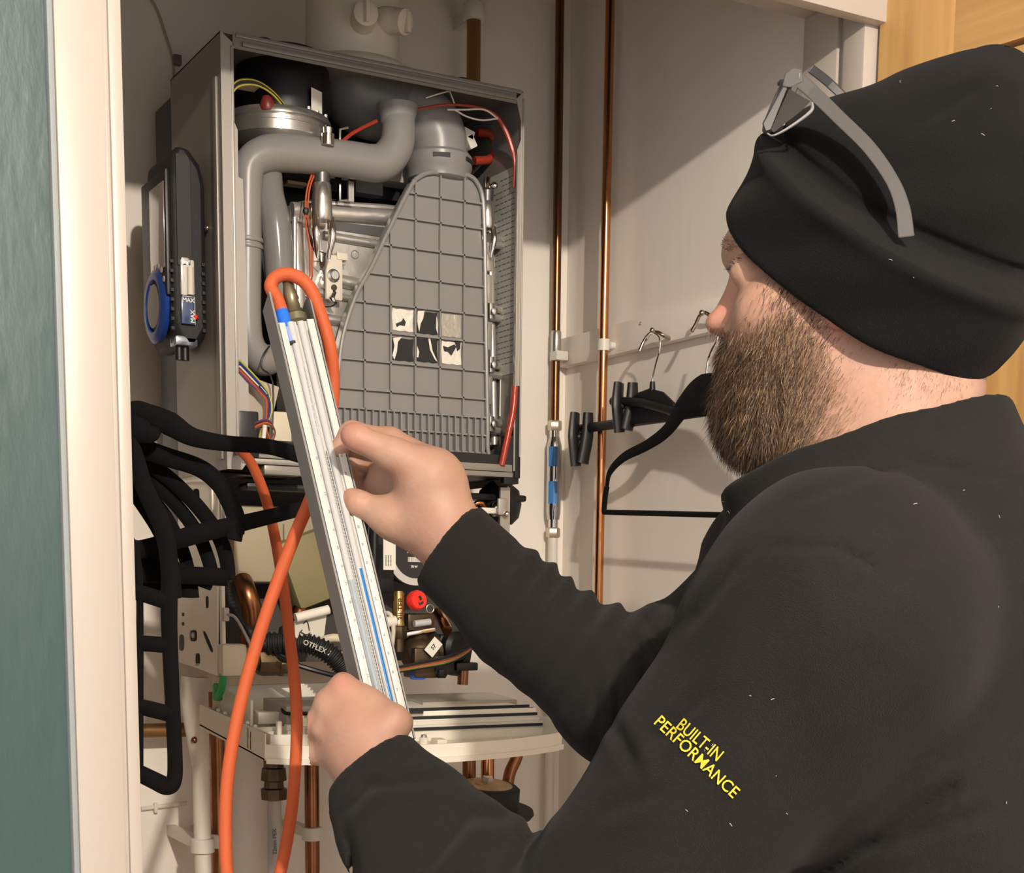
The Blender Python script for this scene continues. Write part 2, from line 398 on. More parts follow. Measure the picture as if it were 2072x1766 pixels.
mb = MB(); mb.box((.016, -.001, ZT - .018), (XW - .012, .0006, ZT)); mb.box((.028, -.005, ZT - .0145), (XW - .014, .001, ZT - .0085), .001); mb.box((.02, -.003, ZT - .0045), (XW - .004, .001, ZT + .0008), .001)
mb.box((.16, .002, ZT), (.26, .05, ZT + .003), .001); P('top_flange', mb, GREYM)
for x_ in (.068, .357): P('grommet', MB().lathe((x_, .03, ZT - .002), (0, 0, 1), [(.011, 0), (.014, .003), (.014, .009), (.011, .012)], 16), BLACKM)
P('edge_tab', MB().obox((.397, .012, ZT + .001), (.008, .008, .0015)), BLACKP)
mb = MB(); mb.box((.02, -.003, 1.4705), (.428, .010, 1.4775), .001); mb.box((.02, -.001, 1.4785), (.428, .008, 1.4885), .001); P('bottom_flange', mb, mat('rail_grey', (.30, .285, .255), .35, .4))
P('seal', MB().box((.03, .004, 1.489), (.435, .015, 1.502)), BLACKP)
# fan: black motor on a ribbed aluminium scroll
fc = W(562, 262, .085); fan = P('fan', MB().lathe(fc, (0, 0, 1), [(.028, -.045), (.058, -.03), (.0705, -.018), (.0705, -.006), (.067, -.004), (.067, .001), (.0715, .003), (.0715, .008), (.069, .012), (.055, .014)], 48), STEEL)
P('motor', MB().lathe(fc + [0.012, .01, 0], (0, 0, 1), [(.060, .012), (.063, .03), (.062, .085), (.056, .098), (.02, .102)], 40), BLACKP, fan)
s_ = W(643, 206, .03); P('sticker', MB().obox(s_ + [0, .004, 0], (.0115, .0004, .016), rotm((0, 0, 1), .55), 0), PAPER, fan)
for i in range(3): P('bolt', MB().lathe(fc + [.02 + .016 * i, -.062 + .01 * i, .012], (0, 0, 1), [(.003, 0), (.003, .004), (.0015, .005)], 8), STEEL, fan)
P('plug', MB().box(W(485, 165, .02), W(514, 186, .05)), CREAM, fan)
for k_ in range(4):
    a = W(466, 178 + 5 * k_, .02); b = W(588, 228 + 3 * k_, .03)
    P('fan_wire', MB().tube([a, W(485, 162 + 4 * k_, .015), W(520, 164 + 3 * k_, .015), W(555, 188 + 2 * k_, .02), b], .0013, 6, 5), [mat('wire_yellow_green', (.42, .36, .04), .4), BLACKP, BLACKP, mat('wire_yellow_green', (.42, .36, .04))][k_])
P('red_cap', MB().lathe(W(541, 215, .03), (0, 0, 1), [(.009, -.006), (.011, .0), (.006, .012), (.004, .012)], 10), mat('dark_red_plastic', (.16, .02, .015), .4))
# grey intake silencer duct: down on the left, across, up on the right
y0 = .028
duct = [W(805, 222, y0 + .01), W(806, 262, y0), W(800, 300, y0 - .002), W(768, 330, y0), W(700, 322, y0), W(600, 312, y0), W(540, 312, y0), W(505, 335, y0), W(500, 390, y0), W(500, 470, y0), W(500, 640, y0), W(507, 700, y0 + .002), W(532, 728, y0 + .006), W(562, 722, y0 + .012)]
mb = MB(); mb.tube(duct, [.023, .0225, .0235, .0245, .0235, .0235, .0235, .0205, .0195, .019, .0185, .0195, .021, .017], 24, 6); dc = P('intake_duct', mb, GREYP)
P('duct_mouth', MB().lathe(W(804, 236, y0 + .006), (0, 0, 1), [(.023, -.012), (.024, -.004), (.027, .006), (.0285, .014), (.026, .015), (.02, .012)], 28), GREYP, dc)
for py_ in (487, 500): P('ring', MB().lathe(W(500, py_, y0), (0, 0, 1), [(.0205, -.0028), (.0215, 0), (.0205, .0028)], 24), GREYP, dc)
P('condensate_hose', MB().tube([W(545, 350, .045), W(546, 395, .03), W(556, 440, .022), W(562, 500, .02), W(566, 560, .02), W(574, 640, .022), W(585, 700, .03)], [.017, .019, .0195, .0195, .019, .0185, .017], 22, 6), GLOSSG)
# flue gas duct and elbow
mb = MB(); mb.tube([W(716, 40, .12), W(718, 130, .12), W(735, 185, .115), W(790, 215, .10), W(850, 250, .09)], [.060, .060, .058, .052, .046], 32, 8); P('flue_duct', mb, GREYP2)
mb = MB(); mb.tube([W(790, 222, .10), W(835, 232, .085), W(868, 252, .072), W(886, 285, .065), W(889, 335, .065)], [.046, .045, .0435, .041, .040], 32, 8); el = P('flue_elbow', mb, GREYP)
cc = W(888, 338, .062)
P('collar', MB().lathe(cc, (0, 0, 1), [(.040, -.022), (.0445, -.019), (.0455, -.006), (.047, -.004), (.047, .012), (.0435, .016), (.040, .017)], 36), GREYP, el)
for a_ in (-1.95, -.85): 
    cdir = np.array([math.cos(a_), math.sin(a_), 0]); P('slot', MB().obox(cc + cdir * .0462 + [0, 0, .0045], (.012, .0015, .0028), rotm((0, 0, 1), a_ + PI / 2)), INK, el)
# heat exchanger casting
HX = .075
def wx(px, py): return W(px, py, HX)
mb = MB(); mb.plate([wx(588, 412), wx(625, 402), wx(780, 412), wx(990, 440), wx(1030, 470), wx(1035, 890), wx(1015, 905), wx(590, 905)], (0, .06, 0)); he = P('heat_exchanger', mb, ALU, bevel=.003)
def bar(name, a, b, r, yy=HX, parent=None, m=ALU, flat=None): return P(name, MB().tube([W(*a, yy), W(*b, yy)], r, 12), m, parent or he)
for a, b, r in [((590, 425), (800, 440), .011), ((592, 443), (655, 452), .008), ((655, 476), (800, 500), .006), ((648, 560), (745, 580), .009), ((640, 590), (735, 610), .005), ((630, 640), (720, 655), .007), ((625, 700), (700, 712), .006)]:
    bar('rib', a, b, r, HX - .002)
bar('rib', (597, 455), (612, 900), .011, HX - .004); bar('rib', (596, 440), (596, 610), .004, HX - .012)
P('recess_shade', MB().plate([wx(662, 447), wx(792, 462), wx(786, 482), wx(662, 463)], (0, -.0015, 0)), mat('aluminium_painted_shade', (.10, .10, .10), .5, .5), he)  # thin dark plate on the casting, its colour standing in for a recess's shade
bar('edge_rib', (990, 470), (1000, 900), .006, HX - .01); bar('edge_rib', (1020, 470), (1027, 890), .009, HX - .006, m=GREYM)
for py_ in (478, 492, 622, 640, 736, 756, 852, 868):
    P('stud', MB().cyl(W(985, py_, HX - .03), W(1032, py_ + 8, HX - .012), .0055, n=12), ALU, he)
for py_ in (630, 738, 858):
    P('bracket', MB().obox(W(992, py_, HX - .034), (.004, .006, .011), None, .001), STEEL, he); P('screw', MB().lathe(W(1000, py_, HX - .045), (0, -1, 0), [(.005, 0), (.005, .003), (.002, .004)], 10), STEEL, he)
for py_ in (520, 585, 680, 790):
    P('lug', MB().obox(W(985, py_, HX - .028), (.007, .005, .02), None, .002), ALU, he)
P('data_label', MB().plate([W(1012, 748, HX - .02), W(1033, 750, HX - .02), W(1031, 842, HX - .02), W(1010, 842, HX - .02)], (0, -.0006, 0)), PAPER, he)
mb = MB()
for i in range(7):
    for j in range(9):
        if (i * 7 + j * 5 + i * j) % 3: mb.obox(W(1014 + 2.1 * i, 787 + 2.6 * j, HX - .0212), (.0006, .0002, .0008))
# ribs cast into the right of the plate, and mounting bosses
for c_, r_ in (((655, 572), .010), ((648, 745), .010), ((661, 545), .006)): P('boss', MB().lathe(W(*c_, HX), (0, -1, 0), [(r_, 0), (r_ * .95, .006), (r_ * .7, .008)], 16), ALU, he)
add = MB(); add_text(add, '2', .006, W(700, 495, HX - .0005), (1, 0, 0), (0, 0, 1)); 
mb = MB(); mb.lathe(W(718, 515, HX), (0, -1, 0), [(.006, 0), (.006, .001), (.0048, .001), (.0048, 0)], 20, False); P('cast_mark', mb, mat('cast_mark_dark', (.25, .24, .22), .5, .6), he)
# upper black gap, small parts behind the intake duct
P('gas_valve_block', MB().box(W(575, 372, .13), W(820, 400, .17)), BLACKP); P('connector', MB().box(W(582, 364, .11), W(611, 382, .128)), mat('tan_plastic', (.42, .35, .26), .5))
P('air_box', MB().box(W(722, 290, .10), W(812, 395, .16), .006), mat('air_box_grey', (.42, .39, .36), .45)); P('air_box_insert', MB().box(W(720, 362, .095), W(760, 404, .12)), mat('insert_grey', (.13, .14, .14), .5))
mb = MB(); mb.tube([W(688, 290, .06), W(688, 262, .06), W(704, 258, .06)], .0018, 8); mb.tube([W(688, 372, .05), W(688, 405, .05), W(704, 405, .05)], .002, 8); mb.obox(W(709, 388, .05), (.004, .003, .013)); P('wire_clip', mb, STEEL)
# clamps at left and right of the exchanger: chrome head, grey ring, fork
def clamp(px, py, s, yy):
    c = W(px, py, yy); o = P('clamp', MB().lathe(c, (0, 0, 1), [(.009 * s, .030 * s), (.0125 * s, .026 * s), (.0135 * s, .008 * s), (.014 * s, 0), (.0145 * s, -.016 * s), (.013 * s, -.02 * s)], 20), STEEL)
    P('neck', MB().lathe(c, (0, 0, 1), [(.011 * s, .026 * s), (.0118 * s, .036 * s), (.0125 * s, .046 * s), (.008 * s, .05 * s)], 16), mat('dark_steel', (.12, .12, .12), .35, .7), o)
    P('head', MB().lathe(c, (0, 0, 1), [(.0062 * s, .045 * s), (.0062 * s, .068 * s), (.004 * s, .071 * s)], 12), CHROME, o)
    P('head_screw', MB().ball(c + np.array([.013, -.004, .056]) * s, .007 * s, 12), CHROME, o)
    for sx in (-1, 1): P('prong', MB().tube([c + np.array([sx * .011, -.004, -.016]) * s, c + np.array([sx * .0115, -.008, -.04]) * s, c + np.array([sx * .0085, -.004, -.062]) * s, c + np.array([sx * .008, -.004, -.07]) * s], [.0055 * s, .0055 * s, .0035 * s, .0018 * s], 10, 4), CHROME, o)
    return o
clamp(651, 415, 1.0, .03); clamp(985, 440, .78, .035)
P('chrome_nipple', MB().lathe(W(663, 275, .005), (0, 0, 1), [(.009, -.012), (.009, .002), (.006, .003), (.0065, .010), (.003, .013)], 14), CHROME)
# electrode bracket with ceramic block
P('ceramic_plate', MB().obox(W(675, 562, .055), (.0125, .0035, .030), None, .004), CERAM); P('ceramic_holder', MB().box(W(652, 506, .06), W(697, 537, .066)), mat('zinc_frame', (.55, .52, .46), .3, .7)); P('ceramic_block', MB().box(W(682, 510, .05), W(698, 530, .06), .001), CERAM)
P('electrode', MB().box(W(656, 511, .055), W(671, 533, .0598)), mat('burnt_dark', (.06, .025, .015), .5)); P('screw', MB().lathe(W(674, 558, .052), (0, -1, 0), [(.009, 0), (.009, .002), (.0055, .004), (.0055, .007), (.003, .007)], 14), STEEL); P('screw', MB().lathe(W(675, 582, .052), (0, -1, 0), [(.0042, 0), (.004, .003)], 12), BRASSD)
P('spade_terminal', MB().tube([W(676, 592, .052), W(672, 604, .045), W(680, 612, .045)], [.0035, .004, .002], 8, 3), CHROME)
P('earth_wire', MB().tube([W(682, 612, .045), W(668, 620, .04), W(640, 618, .04), W(618, 600, .045)], .0009, 6, 5), BLACKP)
for i, (c_, m_) in enumerate([((0, 0), ORANGE), ((5, 1), ORANGE)]):
    P('ignition_wire', MB().tube([W(632 + c_[0], 350, .03), W(622 + c_[0], 380, .025), W(618 + c_[0], 415, .025), W(619 + c_[0], 460, .03), W(626 + c_[0], 500, .035), W(627 + c_[0], 560, .04)], .0012, 6, 5), m_)
for a_ in ((655, 512), (652, 535), (630, 590)):
    P('sensor_wire', MB().tube([W(621, 440, .028), W(626, 470, .03), W(633, 500, .035), W(*a_, .05)], .0009, 6, 5), COPPERD)
P('cable_tie', MB().lathe(W(619, 427, .025), (0, 0, 1), [(.003, -.004), (.0045, 0), (.003, .004)], 8), BLACKP)
# ribbed grey cover of the exchanger
yc = .030
def wc(px, py, y=yc): return W(px, py, y)
out = [wc(*p) for p in [(836, 366), (860, 352), (900, 350), (945, 356), (965, 375), (975, 410), (978, 500), (981, 700), (984, 905), (978, 922), (850, 914), (690, 884), (678, 862), (680, 800), (684, 740), (690, 690), (703, 640), (722, 590), (750, 540), (778, 480), (812, 410)]]
cv = P('exchanger_cover', MB().plate(out, (0, .02, 0)), GREYP)
P('outlet_neck', MB().tube([W(888, 345, .066), W(890, 385, .072)], [.038, .036], 24, 1), GREYP, cv)
rim = catmull(out + [out[0]], 3); rim = [p + [0, -.004, 0] for p in rim]
P('rim', MB().tube(rim, .0032, 8, 1), GREYP, cv)
O2 = [(p[0], p[2]) for p in out]
def span(v, ax):                                  # crossing of a line with the outline
    r_ = []
    for i in range(len(O2)):
        a, b = O2[i], O2[(i + 1) % len(O2)]
        if (a[ax] - v) * (b[ax] - v) < 0: t = (v - a[ax]) / (b[ax] - a[ax]); r_.append(a[1 - ax] + t * (b[1 - ax] - a[1 - ax]))
    return (min(r_), max(r_)) if len(r_) >= 2 else None
zs = [W(838, p_, yc)[2] for p_ in (393, 445, 504, 564, 623, 680, 739, 797, 835, 872, 908)]
xs = [W(p_, 600, yc)[0] for p_ in (735, 788, 838, 888, 936)]
rib_me = {}
for x_ in xs:
    s_ = span(x_, 0); P('rib', MB().box((x_ - .0011, yc - .0055, max(s_[0], zs[8])), (x_ + .0011, yc + .001, s_[1])), GREYP, cv)
for z_ in zs:
    s_ = span(z_, 1); P('rib', MB().box((s_[0], yc - .0055, z_ - .0011), (s_[1], yc + .001, z_ + .0011)), GREYP, cv)
s_ = span((zs[8] + zs[9]) / 2, 1); n_ = 22
for i in range(1, n_):
    x_ = s_[0] + (s_[1] - s_[0]) * i / n_
    for z0_, z1_ in ((zs[9], zs[8]), (zs[10], zs[9])):
        sp = span((z0_ + z1_) / 2, 1)
        if sp[0] < x_ < sp[1]: P('rib', MB().box((x_ - .0009, yc - .0095 if z1_ < zs[8] else yc - .0075, z0_ + .0005), (x_ + .0009, yc + .001, z1_ - .0005)), GREYP, cv)
FOIL = mat('crumpled_white_foil', (.80, .77, .68), .35, .25, bump=1.0, bscale=90); PAD = mat('black_pad', (.015, .015, .015), .7); GREYF = mat('grey_foil', (.42, .40, .34), .45, .3, bump=1.0, bscale=120)
def cell(px0, py0, px1, py1, m_, name='pad', yy=-.0012):
    a = wc(px0, py0); b = wc(px1, py1); pts = []
    for i in range(20):
        t = i / 20 * 4; s2 = int(t); u_ = t - s2; j_ = .0007 * math.sin(i * 5.1 + px0)
        cx_, cz_ = [(u_, 0), (1, u_), (1 - u_, 1), (0, 1 - u_)][s2]
        pts.append((a[0] + (b[0] - a[0]) * cx_ + j_, yc + yy, a[2] + (b[2] - a[2]) * cz_ + .0007 * math.cos(i * 3.7)))
    P(name, MB().plate(pts, (0, .001, 0)), m_, cv)
cell(793, 624, 835, 672, FOIL, 'foil_square'); cell(842, 629, 884, 678, PAD); cell(893, 634, 932, 684, GREYF, 'foil_square')
cell(793, 683, 835, 732, PAD); cell(842, 684, 884, 735, PAD); cell(893, 690, 932, 739, FOIL, 'foil_square')
def scrap(pp, m_, yy=-.002): P('torn_foil', MB().plate([wc(*p) + [0, yy, 0] for p in pp], (0, .0006, 0)), m_, cv)
scrap([(844, 630), (858, 629), (855, 645), (850, 655), (847, 672), (843, 650)], FOIL); scrap([(882, 640), (885, 655), (884, 676), (881, 664)], FOIL)
scrap([(794, 684), (812, 682), (804, 692), (802, 712), (797, 728), (793, 720), (797, 700)], FOIL); scrap([(865, 682), (869, 684), (874, 710), (884, 732), (879, 728), (869, 708)], FOIL); scrap([(843, 700), (847, 712), (845, 724), (842, 722)], FOIL)
scrap([(800, 655), (812, 650), (815, 644), (820, 652), (818, 660), (808, 658), (802, 662)], INK); scrap([(895, 700), (905, 703), (918, 697), (922, 702), (916, 713), (912, 720), (905, 712), (898, 711)], INK); scrap([(918, 690), (931, 692), (930, 706), (924, 711), (921, 698)], INK)
# information sheet on the inner right side, red wiring and tubes
mb = MB(); st = [WX(975, 300, XW - .004), WX(1040, 268, XW - .004), WX(1040, 480, XW - .004), WX(975, 480, XW - .004)]
mb.use(mat('sheet_grey', (.42, .42, .38), .5)).plate([(XW - .0022, .012, 1.905), (XW - .0022, .105, 1.905), (XW - .0022, .105, 1.62), (XW - .0022, .012, 1.62)], (-.0006, 0, 0))
mb.use(mat('sheet_print', (.14, .14, .135), .6))
ra = random.Random(3)
for i in range(34):
    z_ = 1.893 - i * .0078; y_ = .018; ye = ra.uniform(.05, .098)
    while y_ < ye:
        wl_ = ra.uniform(.004, .012); mb.box((XW - .0031, y_, z_ - .0006), (XW - .0028, min(y_ + wl_, .1), z_ + .0008)); y_ += wl_ + .003
P('information_sheet', mb)
P('red_tube', MB().tube([W(960, 325, .09), W(990, 322, .09), W(1003, 298, .09), W(992, 272, .09), W(965, 268, .09)], .0062, 12, 6), REDR)
P('red_wire', MB().tube([W(842, 222, .02), W(900, 212, .015), W(960, 216, .015), W(1000, 232, .015), W(1022, 262, .012), W(1036, 300, .01), W(1042, 330, .008), W(1040, 380, .012)], [.0018, .0018, .0018, .003, .0035, .0035, .0032, .002], 8, 5), REDR)
P('white_wire', MB().tube([W(905, 222, .014), W(940, 222, .012), W(980, 222, .012), W(1007, 240, .012)], .0012, 6, 5), WPLAS); P('white_wire', MB().tube([W(920, 222, .013), W(945, 236, .012), W(975, 243, .012), W(1007, 240, .012)], .0012, 6, 5), WPLAS)
P('white_wire', MB().tube([W(862, 198, .03), W(905, 185, .02), W(912, 190, .02), W(920, 212, .014)], .0010, 6, 2), WPLAS); P('spark_lead', MB().tube([W(686, 292, .02), W(710, 272, .02), W(735, 258, .022), W(762, 245, .028)], .0025, 8, 4), REDR)
mb = MB(); mb.obox(W(945, 272, .06), (.009, .006, .006), rotm((0, 1, 0), .3), .001); mb.obox(W(951, 288, .06), (.006, .006, .009), rotm((0, 1, 0), -.5), .001); P('tube_connector', mb, WPLAS)
P('gas_pressure_tube', MB().tube([W(1042, 782, .0), W(1038, 830, -.002), W(1028, 880, -.002), W(1015, 942, .0)], .0048, 12, 5), REDR)
mb = MB(); mb.box((.415, .0, 1.462), (.44, .012, 1.53), .002); mb.box((.432, -.002, 1.47), (.441, .01, 1.60), .001); P('corner_clip', mb, BLACKP)
mb = MB(); mb.tube([W(760, 160, .12), W(800, 172, .1), W(840, 160, .1)], .003, 6, 3); mb.obox(W(805, 165, .1), (.02, .01, .008), None, .002); P('bracket', mb, BLACKP)
# lower left of the chamber: wiring loom and clear connector
for i, (m_, dx) in enumerate([(mat('wire_lime', (.42, .45, .05), .4), 0), (mat('wire_navy', (.02, .035, .16), .4), 2), (mat('wire_navy', (.02, .035, .16)), 5), (WPLAS, 1), (mat('wire_brown', (.15, .06, .03), .4), 7), (ORANGE, 9), (mat('wire_violet', (.12, .05, .18), .4), 3)]):
    P('loom_wire', MB().tube([W(484 , 728 + 4 * i, -.002), W(510, 755 + 4 * i, -.003), W(536 - dx, 785 + 2 * i, -.004), W(548 - dx, 810, -.005), W(548 - dx, 840, -.004), W(530 + dx, 868, 0), W(522 + 3 * dx, 895, .004)], .0015, 6, 5), m_)
for i in range(4): P('wire_loop', MB().tube([W(510, 870 - i * 4, 0), W(540, 858 - i * 3, -.005), W(556, 872, -.003), W(545 + i * 2, 895, .0)], .0013, 6, 5), [mat('wire_brown', (.15, .06, .03)), ORANGE, COPPERD, mat('wire_violet', (.12, .05, .18))][i])
P('black_wire', MB().tube([W(545, 700, .0), W(532, 720, -.004), W(530, 745, -.004), W(552, 775, -.003), W(550, 900, 0)], .0012, 6, 4), BLACKP)
mb = MB(); mb.obox(W(520, 815, .03), (.022, .012, .028), rotm((0, 1, 0), .25), .003); P('sensor_housing', mb, mat('clear_milky', (.45, .40, .33), .25)); P('ball_end', MB().ball(W(486, 812, .01), .009), WPLAS)
mb = MB(); mb.obox(W(498, 880, .01), (.014, .012, .03), None, .003); mb.obox(W(565, 905, -.002), (.03, .006, .008)); P('black_connector', mb, BLACKP); P('white_ferrule', MB().cyl(W(536, 860, -.008), W(533, 888, -.008), .003), WPLAS)
mb = MB(); mb.obox(W(566, 880, .03), (.014, .01, .03), None, .004); P('cream_moulding', mb, CREAM)
# ------------------------------------------------------------------ lower half of the boiler
SIDEW = mat('galvanised_plate', (.80, .76, .69), .42, .15, bump=.05, bscale=200, var=.08, vscale=10)
def sx(px, py): return WX(px, py, .002)
outl = [sx(*p) for p in [(362, 962), (360, 1060), (360, 1200), (358, 1338), (400, 1352), (440, 1368), (440, 1180), (440, 960)]]
def hole(cx, cy, w_, h_, n=12, tilt=0):
    pts = []
    for i in range(n):
        a = 2 * PI * i / n; ex = abs(math.cos(a)) ** .6 * np.sign(math.cos(a)); ey = abs(math.sin(a)) ** .6 * np.sign(math.sin(a))
        pts.append(sx(cx + w_ * ex * math.cos(tilt) - h_ * ey * math.sin(tilt), cy + w_ * ex * math.sin(tilt) + h_ * ey * math.cos(tilt)))
    return pts
holes = [hole(418, 1218, 4.5, 13), hole(370, 1243, 3, 4), hole(370, 1262, 3, 4), hole(367, 1300, 6, 17), hole(391, 1286, 8, 12), hole(399, 1334, 6, 13), hole(420, 1298, 4.5, 24, 12, -.4), hole(396, 1005, 8, 17)]
sp = P('side_bracket', MB().plate(outl, (.0018, 0, 0), holes), SIDEW)
mb = MB(); mb.box((-.001, .028, 1.19), (.004, .038, 1.455), .001); P('bracket_edge', mb, SIDEW, sp)
mb = MB(); mb.tube([sx(371, 985), sx(380, 975), sx(420, 975), sx(430, 990), sx(430, 1060)], .0022, 8, 3); mb.tube([sx(371, 985), sx(368, 1060)], .002, 8); P('embossed_rib', mb, SIDEW, sp)
P('screw', MB().lathe(WX(392, 1285, 0), (-1, 0, 0), [(.004, 0), (.004, .002), (.0015, .003)], 10), STEEL, sp); P('screw', MB().ball(WX(449, 1033, -.001) , .005, 10), STEEL, sp)
mb = MB(); mb.obox(WX(452, 1030, .0), (.006, .006, .018), None, .003); P('lug', mb, STEEL, sp)
mb = MB(); mb.plate([(XW - .002, .03, 1.21), (XW - .002, .03, 1.46), (XW - .002, .10, 1.46), (XW - .002, .10, 1.21)], (.002, 0, 0)); mb.box((XW - .016, .026, 1.21), (XW, .03, 1.458)); mb.obox((XW - .014, .024, 1.43), (.008, .003, .012), None, .002); P('side_bracket', mb, mat('bracket_zinc', (.42, .40, .36), .35, .6))
P('screw', MB().ball(W(1025, 1040, .02), .005), CHROME)
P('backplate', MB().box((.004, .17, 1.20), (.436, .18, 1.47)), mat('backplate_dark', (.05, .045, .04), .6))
P('vessel', MB().box(W(470, 1020, .10), W(655, 1182, .15), .012), BEIGE); P('vessel_seam', MB().box(W(575, 1060, .095), W(580, 1180, .10)), BEIGE); P('vessel', MB().obox(W(620, 1150, .11), (.04, .03, .05), rotm((0, 1, 0), -.35), .01), mat('vessel_dark_yellow', (.22, .19, .09), .5))
mb = MB(); mb.box(W(500, 975, .05), W(1040, 1018, .09), .004); mb.box(W(480, 960, .03), W(560, 972, .08)); P('manifold_bar', mb, BLACKP); P('grey_tray_edge', MB().box(W(535, 940, .0), W(600, 966, .03), .002), mat('rail_grey', (.30, .285, .255)))
# pump with its label disc
pc = W(840, 1120, .07)
pu = P('pump', MB().lathe(pc, (0, -1, 0), [(.04, -.06), (.045, -.02), (.045, .0)], 32), BLACKP)
P('pump_ring', MB().lathe(pc, (0, -1, 0), [(.046, -.004), (.046, .003), (.036, .003), (.036, -.004)], 40, False), mat('ring_white', (.6, .58, .54), .4), pu)
P('pump_face', MB().lathe(pc, (0, -1, 0), [(.036, 0), (.036, .001)], 32), INK, pu)
mb = MB()
for i in range(16): mb.box((pc[0] - .012 + i * .00165, pc[1] - .0014, pc[2] - .012), (pc[0] - .0112 + i * .00165 + (i % 3) * .0003, pc[1] - .0009, pc[2] - .005))
for j_, (t_, s__) in enumerate((('7 82  18', .007), ('', .0045))): add_text(mb, t_ if j_ == 0 else '70 W', s__, (pc[0] - .002, pc[1] - .0013, pc[2] + .003 - j_ * .022), (1, 0, 0), (0, 0, 1), .0003, .0002)
P('pump_print', mb, PAPER, pu)
lb = P('pump_label', MB().obox(W(788, 1118, .028), (.0095, .0004, .024)), PAPER, pu)
mb = MB(); 
for i in range(3):
    for j in range(9): mb.box(W(780 + i * 5, 1123 + j * 2.5, .027), W(782 + i * 5, 1124.4 + j * 2.5, .0268))
P('label_print', mb, INK, pu)
mb = MB(); mb.box(W(745, 1030, .06), W(775, 1200, .10), .004); mb.tube([W(758, 1020, .05), W(757, 1200, .05)], .006, 10); P('black_riser', mb, BLACKP)
mb = MB(); mb.lathe(W(1010, 1020, .08), (0, 0, 1), [(.02, -.03), (.03, -.02), (.034, 0), (.03, .02), (.012, .035)], 20); P('air_vent', mb, BLACKP)
mb = MB(); mb.ball(W(1005, 1030, .05), .012, 12); P('chrome_bulb', mb, CHROME); mb = MB(); mb.box(W(975, 1026, .03), W(1002, 1040, .04), .002); P('white_clip', mb, WPLAS)
P('copper_bend', MB().tube([W(955, 1030, .05), W(965, 1018, .045), W(978, 1020, .045), W(985, 1045, .05)], .004, 10, 4), COPPER)
for a, b_ in (((1010, 1040), (1012, 1080)), ((985, 1035), (988, 1060))): P('wire', MB().tube([W(*a, .04), W((a[0] + b_[0]) / 2 + 4, (a[1] + b_[1]) / 2, .03), W(*b_, .04)], .001, 6, 3), WPLAS)
# brass valve, red cap, hydraulic block
vb = W(806, 1240, .03)
bv = P('drain_valve', MB().lathe(vb, (0, 0, 1), [(.009, -.018), (.009, -.014), (.0085, -.012), (.0085, .028), (.007, .030), (.007, .031)], 20), BRASS)
mb = MB(); add_text(mb, '3ILTER', .011, vb + [0, -.0088, .006], (0, 0, 1), (-1, 0, 0), .0003, .0003); P('stamped_letters', mb, mat('stamp_dark', (.12, .08, .03), .5, .8), bv)
P('valve_nut', MB().lathe(vb + [0, 0, -.026], (0, 0, 1), [(.011, -.010), (.0125, -.008), (.0125, .006), (.011, .008)], 6), BRASSD, bv); P('valve_stem', MB().cyl(vb + [0, 0, -.055], vb + [0, 0, -.03], .008, n=14), BRASSD, bv)
P('valve_body', MB().obox(W(845, 1258, .05), (.022, .014, .012), None, .004), BRASSD); P('white_pipe_stub', MB().cyl(W(838, 1262, .03), W(870, 1258, .03), .005), mat('stub_grey_white', (.5, .52, .52), .3))
rc = W(845, 1214, .02); P('red_valve_cap', MB().lathe(rc, (.1, -1, .15), [(.014, -.008), (.0145, .0), (.013, .004), (.012, .005)], 26), mat('red_cap', (.85, .03, .02), .3))
mb = MB(); add_text(mb, '3', .008, rc + [.002, -.0058, .003], (1, .1, .5), (-.5, 0, 1), .0004, .0006); add_text(mb, 'bar', .006, rc + [.003, -.0058, -.004], (1, .1, .5), (-.5, 0, 1), .0004, .0004); P('cap_print', mb, INK)
P('key_ring', MB().tube([rc + [.018 + .006 * math.cos(a), -.004, -.012 + .006 * math.sin(a)] for a in np.linspace(0, 2 * PI, 14)], .0008, 6, 1), STEEL)
mb = MB(); mb.lathe(W(862, 1318, .05), (1, 0, .15), [(.016, -.035), (.024, -.028), (.028, -.01), (.026, .004), (.030, .008), (.030, .014), (.022, .018)], 18)
mb.obox(W(852, 1340, .04), (.02, .02, .022), None, .004); mb.lathe(W(850, 1292, .05), (0, 0, 1), [(.016, -.012), (.019, 0), (.012, .012)], 8); P('hydraulic_block', mb, BRASSD)
mb = MB(); mb.obox(W(905, 1325, .06), (.03, .025, .028), rotm((0, 1, 0), .2), .01); mb.lathe(W(925, 1310, .03), (.3, -1, 0), [(.022, -.02), (.024, 0), (.018, .006)], 16); mb.obox(W(893, 1345, .03), (.016, .012, .014), None, .003)
mb.lathe(W(893, 1355, .02), (0, 0, 1), [(.006, -.012), (.009, -.008), (.009, .0)], 8); mb.obox(W(940, 1348, .03), (.018, .01, .006), None, .003); P('valve_actuator', mb, BLACKP)
P('steel_plate', MB().obox(W(845, 1278, .04), (.025, .01, .003), rotm((0, 1, 0), -.15), .002), CHROME); P('blue_cap', MB().obox(W(845, 1366, .03), (.01, .008, .006), None, .003), BLUE)
tag_c = W(877, 1309, .015); P('paper_tag', MB().obox(tag_c, (.0125, .0004, .0085), rotm((0, 1, 0), -.85)), PAPER)
mb = MB(); add_text(mb, '57', .008, tag_c + [0, -.0006, 0], (.66, 0, .75), (-.75, 0, .66), .0002, .0002); P('tag_print', mb, INK)
P('white_cable', MB().tube([W(770, 1245, .03), W(785, 1240, .02), W(795, 1255, .015), W(795, 1290, .015), W(788, 1330, .02), W(770, 1350, .03)], .0032, 10, 5), mat('offwhite_cable', (.62, .57, .50), .4)); P('cable_band', MB().lathe(W(783, 1258, .018), (1, 0, .1), [(.0075, -.013), (.0075, .013)], 14), PAPER)
